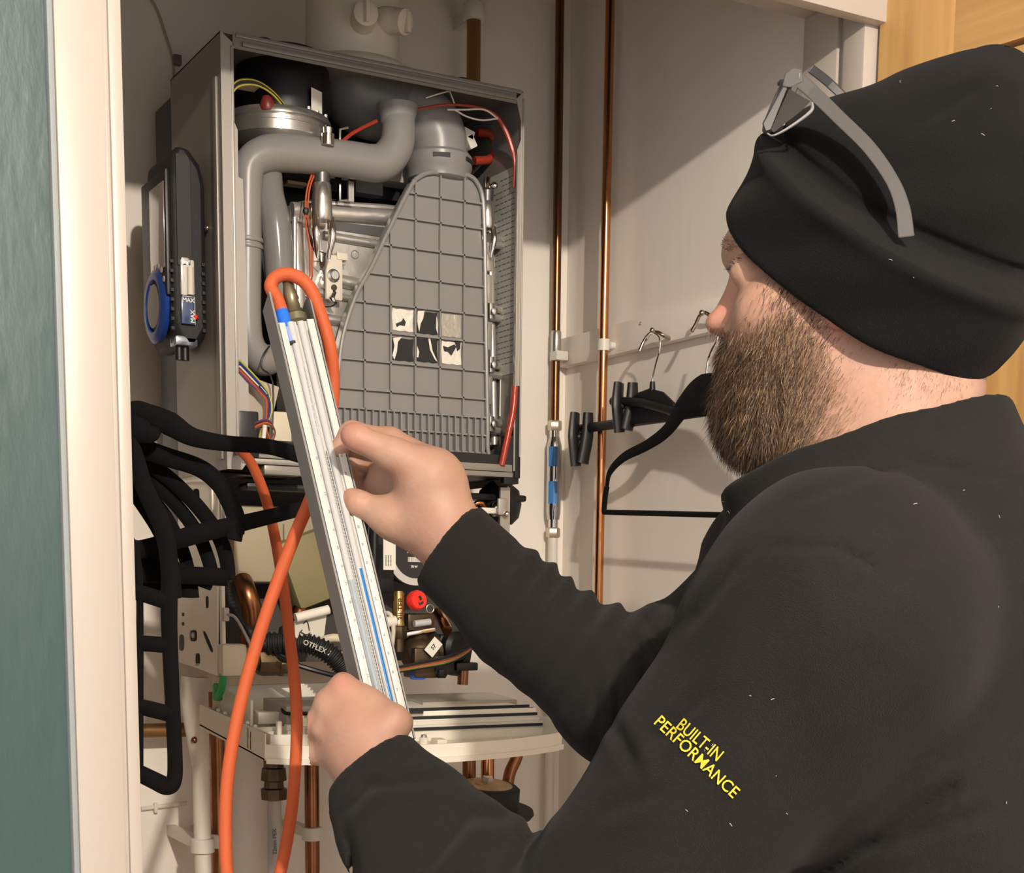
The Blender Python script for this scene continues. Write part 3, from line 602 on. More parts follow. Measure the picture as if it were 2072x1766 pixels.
for i, m_ in enumerate([BLACKP, BLACKP, mat('wire_brown', (.15, .06, .03)), ORANGE, mat('wire_lime_dull', (.16, .22, .07), .4), BLACKP]):
    P('loom_wire', MB().tube([W(790, 1352 + 2 * i, .01), W(850, 1340 + 2.5 * i, .004), W(910, 1326 + 3 * i, .002), W(952, 1306 + 2 * i, .004), W(975, 1280, .03)], .0016, 6, 4), m_)
P('copper_stub', MB().cyl(W(938, 1345, .04), W(936, 1385, .04), .008), COPPERD); P('copper_spout', MB().tube([W(885, 1240, .08), W(895, 1255, .05), W(905, 1275, .03)], .008, 10, 3), COPPER)
# copper bends, corrugated hoses on the left
P('copper_bend', MB().tube([W(490, 1175, .09), W(500, 1200, .07), W(510, 1240, .07), W(505, 1300, .08)], .014, 14, 5), COPPERD); P('copper_bend', MB().tube([W(590, 1180, .12), W(612, 1215, .10), W(600, 1250, .10)], .011, 12, 5), COPPERD)
def corr(name, pts, r, n=90, m=BLACKM):
    Pp = catmull(pts, 24); L = len(Pp); rr = [r * (1 + .10 * (1 if (i // 2) % 2 else -1)) for i in range(L)]
    return P(name, MB().tube(Pp, rr, 12, 1), m)
corr('corrugated_hose', [W(458, 1180, .06), W(466, 1215, .05), W(490, 1260, .04), W(530, 1300, .035), W(580, 1315, .03)], .0055)
corr('corrugated_hose', [W(540, 1300, .04), W(600, 1300, .02), W(650, 1312, .005), W(690, 1345, -.005), W(708, 1385, -.01)], .0135)
P('drain_hose', MB().tube([W(520, 1330, .06), W(548, 1305, .05), W(580, 1330, .04), W(578, 1270, .04), W(574, 1310, .03)], .009, 12, 4), BLACKM)
mb = MB(); add_text(mb, 'OTFLEX 20', .010, W(645, 1312, -.010), (1, 0, -.42), (.42, 0, 1), .0004, .0001); P('hose_print', mb, mat('print_grey', (.55, .55, .52), .6))
P('black_lead', MB().tube([W(565, 1330, .02), W(600, 1345, .0), W(650, 1360, -.01), W(700, 1372, -.012)], .0035, 8, 4), BLACKP)
P('grey_cable', MB().tube([W(459, 1243, .02), W(475, 1248, .015), W(492, 1275, .012), W(506, 1305, .012), W(515, 1335, .02)], .002, 8, 5), mat('cable_grey', (.35, .34, .32), .4)); P('grey_plug', MB().obox(W(456, 1243, .025), (.004, .006, .009), None, .002), mat('plug_grey', (.5, .48, .42), .4))
mb = MB(); mb.plate([W(*p, .01) for p in [(596, 1256), (662, 1236), (656, 1285), (638, 1298), (605, 1296), (597, 1288)]], (0, .002, 0)); fl = P('valve_shield', mb, mat('shield_white', (.62, .60, .52), .5))
P('shield_roll', MB().cyl(W(598, 1250, .002), W(665, 1233, .0), .0065, n=14), PAPER, fl)
mb = MB()
for c_ in [[(612, 1274), (606, 1282), (614, 1289), (628, 1289), (630, 1282)], [(614, 1262), (620, 1256), (624, 1264), (626, 1276)], [(609, 1279), (620, 1284), (628, 1280)]]: mb.tube([W(*p, .0085) for p in c_], .0007, 5, 3)
P('drawn_symbol', mb, INK, fl)
for px_, s_ in (((500, 1335), .018), ((545, 1338), .02), ((580, 1342), .018)): P('union', MB().lathe(W(*px_, .06), (1, 0, 0), [(s_ * .9, -.018), (s_, -.01), (s_, .01), (s_ * .8, .014)], 8), mat('union_bronze', (.20, .14, .08), .35, .7))
mb = MB(); mb.tube([W(640, 1300, .05), W(675, 1290, .04), W(705, 1300, .04), W(690, 1330, .04)], .006, 10, 4); P('white_hose', mb, CREAM)
mb = MB(); mb.tube([WX(447, 1345, .01), WX(452, 1365, .0), WX(448, 1395, .0), WX(440, 1412, .0)], .005, 8, 3); mb.obox(WX(440, 1400, .005), (.006, .006, .012), None, .003); P('green_terminal', mb, GREEN)
P('cap_white', MB().obox(W(470, 1335, .03), (.018, .012, .022), None, .006), CREAM)

# ------------------------------------------------------------------ fold-down control box
TR = mat('control_box_white', (.83, .80, .70), .38, bump=.03)
e0 = np.array([0, .136, 1.1437]); e1 = np.array([0, -.13, 1.126]); ey = (e0 - e1) / np.linalg.norm(e0 - e1); ex = np.array([1.0, 0, 0]); ez = np.cross(ex, ey)
Lt = np.linalg.norm(e0 - e1); WT = .442
def tp(a, b, c): return e1 + ex * a + ey * b + ez * c            # a right, b back, c up from the rim level
tr = thing  # (the box is a part of the boiler)
nfr = 17; fr = [(WT * i / (nfr - 1), -.052 * math.sin(PI * i / (nfr - 1)) ** .75) for i in range(nfr)]
loop = [tp(a, b, -.0345) for a, b in fr] + [tp(WT, Lt, -.030), tp(0, Lt, -.030)]
bx = P('control_box', MB().plate(loop, ez * .002), TR)
def wall(name, pts, h0, h1, th=.0016, m=TR, parent=bx):
    mb = MB()
    for i in range(len(pts) - 1):
        a, b = np.array(pts[i]), np.array(pts[i + 1]); d = b - a; nn = np.array([-d[1], d[0]]) / (np.linalg.norm(d) + 1e-9) * th
        q8 = [tp(*a, h0), tp(*b, h0), tp(*(b + nn), h0), tp(*(a + nn), h0), tp(*a, h1), tp(*b, h1), tp(*(b + nn), h1), tp(*(a + nn), h1)]
        mb.add(q8, [(0, 3, 2, 1), (4, 5, 6, 7), (0, 1, 5, 4), (1, 2, 6, 5), (2, 3, 7, 6), (3, 0, 4, 7)])
    return P(name, mb, m, parent, smooth=False)
wall('side_wall', [(0, Lt), (0, 0)], -.0345, 0); wall('side_wall', [(WT, 0), (WT, Lt)], -.0345, 0)
wall('front_rim', fr, -.034, -.014, .0025); wall('front_rim', [(a, b - .006) for a, b in fr], -.038, -.031, .008)
wall('inner_step', [(.012, Lt), (.012, .012), (.06, .004)], -.03, -.004); wall('inner_rail', [(.0, .052), (WT, .052)], -.030, -.006, .003); wall('inner_rail', [(.0, .062), (WT, .062)], -.030, -.002, .003)
def tbox(name, a0, a1, b0, b1, c0, c1, m=TR, bev=.001, parent=bx):
    c = tp((a0 + a1) / 2, (b0 + b1) / 2, (c0 + c1) / 2)
    return P(name, MB().obox(c, ((a1 - a0) / 2, (b1 - b0) / 2, (c1 - c0) / 2), np.stack([ex, ey, ez], 1), bev), m, parent)
tbox('board_cover', .15, WT - .002, .066, .115, -.03, .004, TR); tbox('board_cover', .17, WT - .02, .090, .16, -.02, .012, TR, .003)
tbox('grey_cover', .28, WT - .006, .12, .205, -.02, .016, mat('cover_grey', (.36, .33, .27), .3), .003); tbox('cover_lip', .26, WT, .076, .080, -.01, .010, TR)
tbox('grey_cover', .07, .2, .11, .2, -.02, .017, mat('cover_pale_grey', (.45, .43, .38), .35), .002); tbox('back_wall', .02, .25, .24, .245, -.03, .03); tbox('back_wall', .016, .020, .1, .245, -.03, .028)
tbox('hinge_post', .012, .03, .225, .25, -.03, .045, CREAM, .004); tbox('floor_step', .01, WT - .01, .012, .05, -.034, -.027)
tbox('small_block', .04, .07, .135, .148, -.01, .006); tbox('small_block', .056, .074, .17, .2, -.02, .0)
for a_, h_, w_ in ((.028, .014, .006), (.042, .006, .006), (.054, .006, .003), (.082, .005, .006)): tbox('post', a_, a_ + w_, .030, .037, -.033, h_ - .004)
tbox('post_cap', .040, .050, .028, .038, -.002, .005); tbox('post_cap', .078, .090, .028, .038, -.004, .003)
bs = tp(.064, .034, -.033); P('screw_post', MB().lathe(bs, ez, [(.0035, 0), (.0035, .035), (.0065, .036), (.0065, .046), (.004, .047)], 14), TR, bx); P('screw', MB().lathe(bs + ez * .046, ez, [(.0045, 0), (.0045, .003), (.002, .004)], 8), STEEL, bx)
tbox('yellow_insert', .058, .070, .004, .008, -.034, -.008, YELLOW, .003); tbox('door_flap', .095, .125, .002, .02, -.032, -.012, mat('flap_grey', (.5, .5, .42), .4))
s2 = tp(.235, .022, -.03); P('screw_post', MB().lathe(s2, ez, [(.006, 0), (.006, .012), (.0045, .013)], 12), TR, bx); P('screw', MB().lathe(s2 + ez * .013, ez, [(.0045, 0), (.004, .003), (.0015, .0035)], 10), STEEL, bx)
s3 = tp(.395, .028, -.027); P('screw', MB().lathe(s3, ez, [(.005, 0), (.005, .002), (.002, .0025)], 12), mat('screw_grey', (.4, .38, .32), .4), bx)
tbox('clip_block', .245, .26, .0, .02, -.03, -.018); tbox('crossbar', .17, .37, -.012, -.006, -.034, -.022)
for b_, c_ in ((.0495, -.0085), (.0655, .0045), (.0775, .0105), (.0895, .0125)): tbox('painted_gap_shade', .10, WT - .004, b_ - .0009, b_ + .0009, c_ - .004, c_, INK, 0)  # black strips paint the shade of the grooves between the covers
for i in range(6): P('rivet', MB().ball(tp(.005, .05 + .03 * i, .001), .003, 8), TR, bx)
P('ribbon_lead', MB().tube([tp(.10, .12, .01), tp(.075, .13, .012), tp(.07, .11, .008), tp(.10, .10, .008)], .0025, 8, 4), BLACKP, bx); P('ribbon_lead', MB().tube([tp(.10, .115, .006), tp(.078, .12, .006), tp(.078, .105, .004), tp(.10, .095, .004)], .002, 8, 4), YELLOW, bx)
tbox('terminal_block', .11, .135, .085, .1, -.02, .012, mat('terminal_grey', (.25, .26, .24), .4), .002)

# ------------------------------------------------------------------ flue and pipes above the boiler
fl_ = thing('flue_adaptor', 'white flue pipe with two sampling caps on top of the boiler', 'flue', (.235, .125, 2.0))
fc_ = np.array([.2345, .125, 2.002]); FW = mat('flue_white', (.76, .71, .60), .45)
MB().lathe(fc_, (0, 0, 1), [(.100, 0), (.100, .007), (.095, .016), (.082, .022), (.078, .026), (.066, .030), (.0645, .11), (.0645, .34)], 48).build('pipe', FW, fl_)
for px_, d_ in (((735, 40), (-.25, -1, .05)), ((795, 42), (.45, -.85, -.25))):
    c_ = W(*px_, .055); MB().lathe(c_, d_, [(.017, -.02), (.017, .004), (.015, .010), (.0165, .0105), (.0165, .022), (.013, .024)], 24).build('sampling_cap', FW, fl_); dd_ = np.array(d_) / np.linalg.norm(d_)
    MB().obox(c_ + dd_ * .026, (.003, .004, .013), rotm((0, 0, 1), .2), .001).build('cap_grip', FW, fl_)
T_ = thing('copper_pipe', 'dull copper pipe rising behind the top right corner of the boiler', 'pipe', (.505, .3, 2.0))
a_ = W(958, 150, .30); MB().cyl((a_[0], .30, 1.9), (a_[0], .30, 2.619), .0112).build('pipe', mat('copper_brown', (.30, .17, .07), .35, .6), T_)
c_ = W(958, 26, .30); mb = MB(); mb.lathe((a_[0], .30, c_[2]), (0, 0, 1), [(.0165, -.012), (.0175, -.010), (.0175, .012), (.0165, .014)], 20); mb.box((a_[0] - .006, .31, c_[2] - .01), (a_[0] + .006, YB, c_[2] + .01)); mb.build('pipe_clip', WPLAS, T_)
# two long pipes in the right corner
pA = thing('copper_pipe', 'thin dark copper pipe in the back corner above the chrome tube', 'pipe', (.706, .33, 1.6)); xa, ya = .700, .335
za = WX(1130, 850, xa)[2]
def pz(px, py, x_, y_): return W(px, py, y_)[2]
ZA = pz(1130, 852, xa, ya); MB().tube([(xa - .004, ya, 2.619), (xa - .001, ya, 1.95), (xa, ya, ZA)], .0075, 16, 3).build('pipe', mat('copper_pipe_dark', (.22, .10, .045), .25, .9, var=.4, vscale=12), pA)
z_ = pz(1130, 690, xa, ya); MB().lathe((xa, ya, z_), (0, 0, 1), [(.0082, -.02), (.009, -.018), (.009, .014), (.0082, .016)], 14).build('solder_joint', STEEL, pA)
z_ = pz(1135, 722, xa, ya); mb = MB(); mb.obox((xa + .004, ya - .004, z_), (.012, .012, .008), None, .003); mb.obox((xa + .02, ya, z_), (.008, .008, .007)); mb.build('pipe_clip', WPLAS, pA)
sc = thing('scale_inhibitor', 'chrome scale reducer tube with blue labels between two nuts', 'water filter', (xa, ya, 1.38))
z1, z2, z3, z4 = [pz(1130, p_, xa, ya) for p_ in (866, 885, 1052, 1082)]
MB().lathe((xa, ya, z2), (0, 0, 1), [(.0105, z3 - z2), (.0125, z3 - z2 + .012), (.0128, -.014), (.0105, -.006), (.009, 0)], 24).build('body', mat('chrome_tube', (.55, .55, .56), .07, 1.0), sc)
MB().cyl((xa, ya, z4), (xa, ya, z1), .0085).build('inner_tube', CHROME, sc)
for zz in (z1 + .004, z4 + .004): MB().lathe((xa, ya, zz), (0, 0, 1), [(.0105, -.009), (.0122, -.007), (.0122, .006), (.0105, .008)], 6).build('nut', mat('nut_nickel', (.62, .55, .42), .3, .8), sc)
for p0_, p1_ in ((905, 945), (975, 1020)):
    za_, zb_ = pz(1130, p0_, xa, ya), pz(1130, p1_, xa, ya); an = [math.radians(-165 + 12 * i) for i in range(7)]; mb = MB(); rr = .0132
    vs = [(xa + rr * math.cos(a), ya + rr * math.sin(a), z) for z in (za_, zb_) for a in an] + [(xa + (rr - .0005) * math.cos(a), ya + (rr - .0005) * math.sin(a), z) for z in (za_, zb_) for a in an]
    fs = [(i, i + 1, 8 + i, 7 + i) for i in range(6)] + [(14 + i, 21 + i, 22 + i, 15 + i) for i in range(6)] + [(0, 7, 21, 14), (6, 20, 27, 13)] + [(i, 14 + i, 15 + i, i + 1) for i in range(6)] + [(7 + i, 8 + i, 22 + i, 21 + i) for i in range(6)]
    mb.add(vs, fs); mb.build('blue_label', mat('label_blue', (.06, .22, .55), .25), sc)
pb = thing('white_pipe', 'slim white plastic pipe below the chrome tube in the right corner', 'pipe', (xa, ya, 0)); MB().cyl((xa, ya, 0), (xa, ya, z4 - .003), .0085).build('pipe', WPLAS, pb)
pB = thing('copper_pipe', 'bright copper pipe on the right wall with a white clip', 'pipe', (.70, .185, 0)); t_ = W(1230, 300, 0, 1)
xb, yb = .700, .185
MB().tube([(xb, yb, 2.619), (xb, yb, 0)], .0075, 20).build('pipe', COPPER, pB)
z_ = WX(1226, 697, xb)[2]; mb = MB(); mb.lathe((xb, yb, z_), (0, 0, 1), [(.0092, -.009), (.0098, -.009), (.0098, .009), (.0092, .009)], 18); mb.lathe((xb + .02, yb - .004, z_), (1, 0, 0), [(.006, -.012), (.006, .0), (.010, .002), (.010, .007), (.007, .009)], 14); mb.build('pipe_clip', WPLAS, pB)
# pipes below the boiler
def vpipe(px, py0, y_, r, m_, label, name='copper_pipe', clip=None, z1_=None, extra=None):
    c_ = W(px, 1720, y_); z1_ = z1_ or W(px, py0, y_)[2]; t = thing(name, label, 'pipe', (c_[0], y_, 0))
    MB().cyl((c_[0], y_, 0), (c_[0], y_, z1_), r, n=20).build('pipe', m_, t)
    if clip:
        zc = W(px, clip, y_)[2]; mb = MB(); mb.lathe((c_[0], y_, zc), (0, 0, 1), [(r + .001, -.011), (r + .005, -.010), (r + .005, .010), (r + .001, .011)], 20); mb.box((c_[0] - .007, y_ + r, zc - .008), (c_[0] + .007, YB, zc + .008)); mb.build('pipe_clip', WPLAS, t)
    return t, c_[0]
t, x_ = vpipe(410, 1370, .20, .0125, WPLAS, 'white condensate pipe standing below the boiler on the left', 'white_pipe', 1710)
mb = MB(); mb.tube([W(395, 1370, .20), W(392, 1420, .2), W(400, 1500, .2), W(409, 1560, .2)], [.020, .019, .015, .0125], 16, 5); mb.build('white_sleeve', WPLAS, t); MB().ball(W(393, 1497, .185), .005, 8).build('drip_stain', COPPERD, t)
vpipe(443, 1400, .25, .0115, COPPERD, 'dull copper pipe directly right of the white condensate pipe', clip=1700)
t, x_ = vpipe(556, 1600, .25, .011, mat('white_gas_pipe', (.50, .48, .45), .4), 'whitish pipe under the dark compression fitting', 'white_pipe')
zc = W(555, 1580, .25)[2]; MB().lathe((x_, .25, zc), (0, 0, 1), [(.013, -.030), (.0205, -.028), (.0215, -.012), (.0165, -.010), (.0155, .0), (.021, .002), (.0195, .020), (.0165, .022), (.0165, .06)], 8).build('compression_fitting', BRASSD, t)
mb = MB(); add_text(mb, '22mm PEX', .009, (x_ - .004, .2385, W(555, 1700, .25)[2]), (0, 0, 1), (-1, 0, 0), .0003, .0001); mb.build('pipe_print', mat('print_blue', (.12, .14, .2), .5), t)
vpipe(632, 1500, .25, .0115, COPPERD, 'copper pipe with a white clip below the hand holding the gauge', clip=1686)
vpipe(948, 1480, .2, .011, COPPERD, 'leftmost copper pipe behind the round black pump head'); vpipe(985, 1480, .2, .011, COPPER, 'copper pipe ending above the middle of the black pump head')
t = thing('copper_pipe', 'bent copper pipe curving down at the right of the black pump head', 'pipe', (.52, .2, .95)); MB().tube([W(1052, 1480, .2), W(1046, 1530, .2), W(1030, 1570, .2), W(1024, 1640, .2), W(1024, 1760, .2), (W(1024, 1760, .2)[0], .2, 0)], .010, 16, 5).build('pipe', COPPERD, t)
t = thing('pump_head', 'round black pump head with brass plate and hex bolt', 'pump', (.47, .12, .9)); c_ = W(985, 1600, .12)
MB().lathe(c_, (0.02, -.13, 1), [(.045, -.10), (.05, -.03), (.053, -.022), (.052, .006), (.047, .010)], 40).build('housing', BLACKM, t); MB().lathe(c_ + [.018, .004, -.03], (0.02, -.13, 1), [(.058, -.01), (.062, -.004), (.060, .002)], 40).build('flange', BLACKM, t)
MB().lathe(c_ + [0, -.0013, .010], (0.02, -.13, 1), [(.040, 0), (.039, .0015), (.020, .0012), (.018, .003), (.010, .003)], 36).build('plate', mat('rust_brass', (.50, .33, .17), .45, .4, var=.4, vscale=30), t); MB().lathe(c_ + [0, -.0017, .013], (0.02, -.13, 1), [(.009, 0), (.009, .010), (.0075, .011)], 6).build('hex_bolt', STEEL, t); MB().cyl(c_ + [0, .03, -.05], (c_[0], YB, c_[2] - .05), .02).build('wall_stub', BLACKM, t)
t = thing('copper_pipe', 'horizontal copper pipe low on the left wall behind the hangers', 'pipe', (0, .3, 1.05)); a_ = W(250, 1477, .31); b_ = W(385, 1476, .31); MB().cyl((-.36, .31, a_[2]), (b_[0], .31, b_[2]), .0112).build('pipe', mat('copper_brown', (.30, .17, .07)), t)
t = thing('cable_conduit', 'thin white conduit with a small clip low on the back wall', 'conduit', (0, YB, .98)); MB().cyl(W(286, 1636, YB - .004), W(378, 1625, YB - .004), .0035).build('conduit', WPLAS, t); MB().obox(W(315, 1634, YB - .006), (.003, .004, .008), None, .002).build('clip', WPLAS, t)
t = thing('wall_cable', 'thin cable hanging down the back wall at the upper left', 'cable', (0, YB, 1.9)); MB().tube([W(300, -10, YB - .003), W(318, 20, YB - .003), W(335, 70, YB - .003), W(350, 125, YB - .003), W(352, 200, YB - .003)], .002, 8, 4).build('cable', mat('cable_tan', (.42, .36, .26), .5), t); MB().obox(W(358, 122, YB - .006), (.006, .006, .007), None, .002).build('cable_clip', mat('clip_brown', (.18, .14, .12), .5), t)

# ------------------------------------------------------------------ flue gas analyser stuck to the side panel
an = thing('flue_gas_analyser', 'black handheld analyser stuck to the left side of the boiler', 'meter', (-.03, .105, 1.62))
def ex2(name, loop, y0_, y1_, m_, bev=.006, parent=an):    # loop in (x,z)
    return MB().plate([(x_, y0_, z_) for x_, z_ in loop], (0, y1_ - y0_, 0)).build(name, m_, parent, bevel=bev)
zt, zb = 1.874, 1.624
ex2('case', [(-.002, zt - .045), (-.008, zt - .02), (-.022, zt - .003), (-.040, zt), (-.046, zt - .012), (-.050, zt - .05), (-.050, zb + .035), (-.043, zb + .012), (-.034, zb), (-.012, zb + .002), (-.002, zb + .02)], .062, .178, BLACKM, .009)
ex2('grip_band', [(-.026, zt - .012), (-.042, zt - .012), (-.042, zb + .10), (-.022, zb + .095), (-.022, zt - .02)], .0595, .064, mat('grip_grey', (.028, .028, .025), .65), .001)
MB().box((-.0555, .064, zb + .062), (-.049, .176, zt - .03), .003).build('display_frame', BLACKP, an)
MB().box((-.0562, .070, zb + .098), (-.055, .135, zt - .045), .0004).build('display', mat('display_pink_grey', (.30, .25, .22), .15, coat=1), an)
MB().lathe((-.053, .118, zb + .055), (-1, 0, 0), [(.046, -.004), (.048, .003), (.042, .007), (.034, .007), (.032, .002)], 36).build('blue_bezel', mat('bezel_blue', (.01, .05, .26), .3), an)
MB().lathe((-.054, .118, zb + .055), (-1, 0, 0), [(.030, 0), (.028, .005), (.012, .006)], 28).build('nav_pad', mat('pad_grey', (.22, .21, .19), .4), an)
for i in range(6): MB().lathe((-.0562, .105 + .036 * math.cos(math.radians(30 + i * 24)), zb + .062 + .042 * math.sin(math.radians(30 + i * 24))), (-1, 0, 0), [(.0045, 0), (.0035, .0015)], 10).build('key', mat('key_grey', (.3, .29, .27), .4), an)
MB().box((-.039, .0565, zb + .062), (-.0205, .063, zb + .108), .003).build('water_trap', mat('trap_clear', (.70, .66, .60), .15, coat=.5), an)
MB().cyl((-.027, .0555, zb + .063), (-.027, .0555, zb + .098), .0045).build('filter', CERAM, an); MB().box((-.038, .056, zb + .100), (-.026, .0585, zb + .110), .001).build('trap_catch', CHROME, an)
MB().box((-.039, .0562, zb + .026), (-.0205, .0625, zb + .061), .0015).build('trap_label', mat('label_navy', (.05, .08, .18), .2, coat=.6), an)
mb = MB(); add_text(mb, 'MAX', .0075, (-.030, .0557, zb + .056), (1, 0, 0), (0, 0, 1), .0003, .0002); add_text(mb, 'MAX', .0075, (-.0245, .0557, zb + .036), (0, 0, 1), (-1, 0, 0), .0003, .0002)
mb.box((-.038, .0557, zb + .0605), (-.021, .0562, zb + .0612)); mb.box((-.0216, .0557, zb + .026), (-.021, .0562, zb + .061)); mb.build('label_print', PAPER, an); MB().ball((-.0195, .058, zb + .036), .0035, 8).build('red_plug', mat('red_cap', (.85, .03, .02)), an)
MB().box((-.046, .062, zb - .001), (-.016, .09, zb + .012), .003).build('port_plate', mat('grey_chrome', (.35, .36, .40), .2, .8), an)
for x_ in (-.038, -.030): MB().cyl((x_, .075, zb - .018), (x_, .075, zb + .004), .0055, n=14).build('port', BLACKP, an)
MB().ball((-.003, .055, zb + .15), .0035, 8).build('screw', CHROME, an)
for i in range(8):
    MB().obox((-.050, .0605, zb + .02 + i * .012), (.002, .0015, .002)).build('grip_ridge', BLACKP, an); MB().obox((-.008, .0605, zb + .02 + i * .012), (.002, .0015, .002)).build('grip_ridge', BLACKP, an)
# ------------------------------------------------------------------ coat rail and hangers on the right wall
t = thing('coat_rail', 'white painted coat rail board on the right wall', 'rail', (XR - .009, .15, 1.71))
ra_ = WX(1150, 688, XR - .018); MB().box((XR - .018, -.20, 1.690), (XR, .352, 1.738), .003).build('board', MWR, t)
MB().lathe((XR - .018, .105, 1.728), (-1, 0, 0), [(.003, 0), (.002, .0012)], 8).build('screw', STEEL, t)
def hook(pts, r=.0019): return MB().tube(pts, r, 8, 6)
def wr(px, py, x_): return WX(px, py, x_)
# coat hooks of the rail
for pp in ([(1342, 678), (1330, 672), (1315, 675), (1303, 690), (1294, 710)], [(1440, 640), (1425, 632), (1415, 640), (1408, 655), (1400, 670)]):
    q_ = [wr(p[0], p[1], XR - .030 - .006 * i) for i, p in enumerate(pp)]
    hk = MB(); hk.tube([[XR - .017, q_[0][1], q_[0][2] - .004]] + q_, [.003, .003, .0028, .0026, .0026, .003], 10, 5); hk.ball(q_[2] + [0, -.006, .004], .0045, 8); hk.build('coat_hook', mat('antique_chrome', (.45, .40, .33), .15, 1.0), t)
h1 = thing('clip_hanger', 'black trouser hanger with two clips hanging left of the wooden one', 'hanger', (XR - .05, .12, 1.65))
xh = XR - .055
MB().tube([wr(1308, 690, xh + .01), wr(1318, 674, xh), wr(1333, 682, xh), wr(1335, 705, xh), wr(1326, 740, xh), wr(1320, 770, xh), wr(1320, 790, xh)], .0016, 8, 6).build('hook', CHROME, h1)
dome = [wr(*p, xh) for p in [(1290, 862), (1272, 840), (1275, 815), (1292, 796), (1318, 786), (1345, 793), (1368, 815), (1374, 845), (1340, 855)]]
MB().plate(dome, (-.006, 0, 0)).build('neck_plate', BLACKP, h1, bevel=.002); MB().lathe(wr(1320, 783, xh - .003), (0, 0, 1), [(.005, -.006), (.004, .008)], 10).build('hook_socket', BLACKP, h1)
MB().tube([wr(1175, 868, xh - .002), wr(1215, 862, xh - .002), wr(1290, 852, xh - .002), wr(1400, 836, xh - .002), wr(1440, 830, xh - .002)], .0078, 10, 2, flat=.6).build('bar', BLACKP, h1)
def clipg(c0, h_, name='clip'):
    c_ = wr(*c0, xh - .01); o = MB()
    o.tube([c_ + [-.006, .006, h_ * .45], c_ + [-.009, .004, 0], c_ + [-.004, .004, -h_ * .55]], [.0115, .014, .0125], 12, 4, flat=.6)
    o.tube([c_ + [.008, -.012, h_ * .45], c_ + [.008, -.010, 0], c_ + [.002, -.006, -h_ * .5]], [.009, .0115, .0115], 12, 4, flat=.6)
    o.ball(c_ + [-.002, 0, 0], .007, 10); return o.build('clip', BLACKP, h1)
clipg((1173, 884), .085); clipg((1262, 820), .075); MB().tube([wr(1240, 812, xh - .012), wr(1300, 815, xh - .01), wr(1372, 836, xh - .006)], .007, 10, 2).build('arm', BLACKP, h1)
h2 = thing('coat_hanger', 'black coat hanger with a trouser bar on the right wall', 'hanger', (XR - .05, -.05, 1.6)); x2 = XR - .075
MB().tube([wr(1452, 655, x2 + .01), wr(1452, 682, x2), wr(1436, 716, x2), wr(1430, 745, x2), wr(1427, 785, x2)], .0018, 8, 6).build('hook', CHROME, h2)
MB().tube([wr(1228, 985, x2), wr(1234, 955, x2), wr(1262, 925, x2), wr(1310, 900, x2), wr(1350, 870, x2), wr(1385, 820, x2), wr(1420, 800, x2), wr(1470, 805, x2), wr(1520, 850, x2), wr(1580, 880, x2), wr(1690, 930, x2)], [.0052, .0065, .0075, .0085, .011, .018, .030, .031, .020, .011, .006], 14, 6, flat=.3).build('shoulder', VELVET, h2)
MB().tube([wr(1222, 1036, x2), wr(1470, 1042, x2), wr(1700, 1046, x2)], .0042, 12).build('bar', VELVET, h2); MB().tube([wr(1228, 985, x2), wr(1224, 1010, x2), wr(1222, 1036, x2)], .0042, 10, 3).build('bar_end', VELVET, h2)
# ------------------------------------------------------------------ black hangers crowding the left jamb
def lhang(label, arms, cat='hanger', flat=.6):
    o = thing('velvet_hanger', label, cat, D(*arms[0][1][0]), 'black hangers hanging behind the left door casing'); r0 = None
    for nm, pts, r_ in arms: MB().tube([D(*p) for p in pts], [q_ * 1.22 for q_ in (r_ if hasattr(r_, '__len__') else [r_, r_])], 12, 6, flat=flat).build(nm, VELVET, o)
    return o
d1, d2, d3 = 1.66, 1.70, 1.73
lhang('black hanger with its shoulder running right to the grey gauge', [('shoulder', [(215, 858, d1), (268, 832, d1), (300, 838, d1), (345, 858, d1), (390, 884, d1), (460, 897, d1), (540, 903, d1 + .02), (612, 922, d1 + .03)], [.012, .009, .0095, .011, .0085, .0072, .007, .0075]), ('neck', [(235, 872, d1), (275, 868, d1), (305, 876, d1), (322, 868, d1)], [.013, .013, .009, .004])])
lhang('black hanger curving down in front of the silver side plate', [('shoulder', [(215, 850, d2), (262, 862, d2), (285, 902, d2), (330, 922, d2), (400, 945, d2), (440, 975, d2), (462, 1010, d2), (478, 1050, d2), (478, 1080, d2)], [.009, .010, .0095, .009, .0085, .0085, .0085, .009, .008]), ('bar', [(240, 1118, d2), (300, 1108, d2), (400, 1080, d2), (500, 1056, d2), (616, 1028, d2 + .02)], [.0085, .0085, .009, .0075, .0065]), ('bar_end', [(478, 1070, d2), (474, 1092, d2)], .008)])
lhang('third black hanger ending above the slotted plate', [('shoulder', [(245, 890, d3), (290, 930, d3), (345, 970, d3), (400, 1025, d3), (440, 1080, d3), (458, 1130, d3), (462, 1172, d3)], [.0075] * 7), ('bar', [(262, 1162, d3), (340, 1162, d3), (462, 1168, d3)], .0085)])
lhang('fourth black hanger with a stub end at the plate notch', [('shoulder', [(250, 915, d3 + .01), (300, 965, d3 + .01), (355, 1020, d3 + .01), (400, 1080, d3 + .01), (424, 1140, d3 + .01), (430, 1180, d3 + .01)], [.007] * 5 + [.0075]), ('bar', [(262, 1140, d3 + .01), (340, 1148, d3 + .01), (430, 1180, d3 + .01)], .0075)])
lhang('fifth black hanger dropping into the dark plate notch', [('shoulder', [(245, 930, d3 + .02), (290, 990, d3 + .02), (335, 1045, d3 + .02), (368, 1110, d3 + .02), (384, 1170, d3 + .02), (384, 1208, d3 + .02)], [.007] * 5 + [.010]), ('bar', [(262, 1176, d3 + .02), (320, 1180, d3 + .02), (384, 1190, d3 + .02)], .007)])
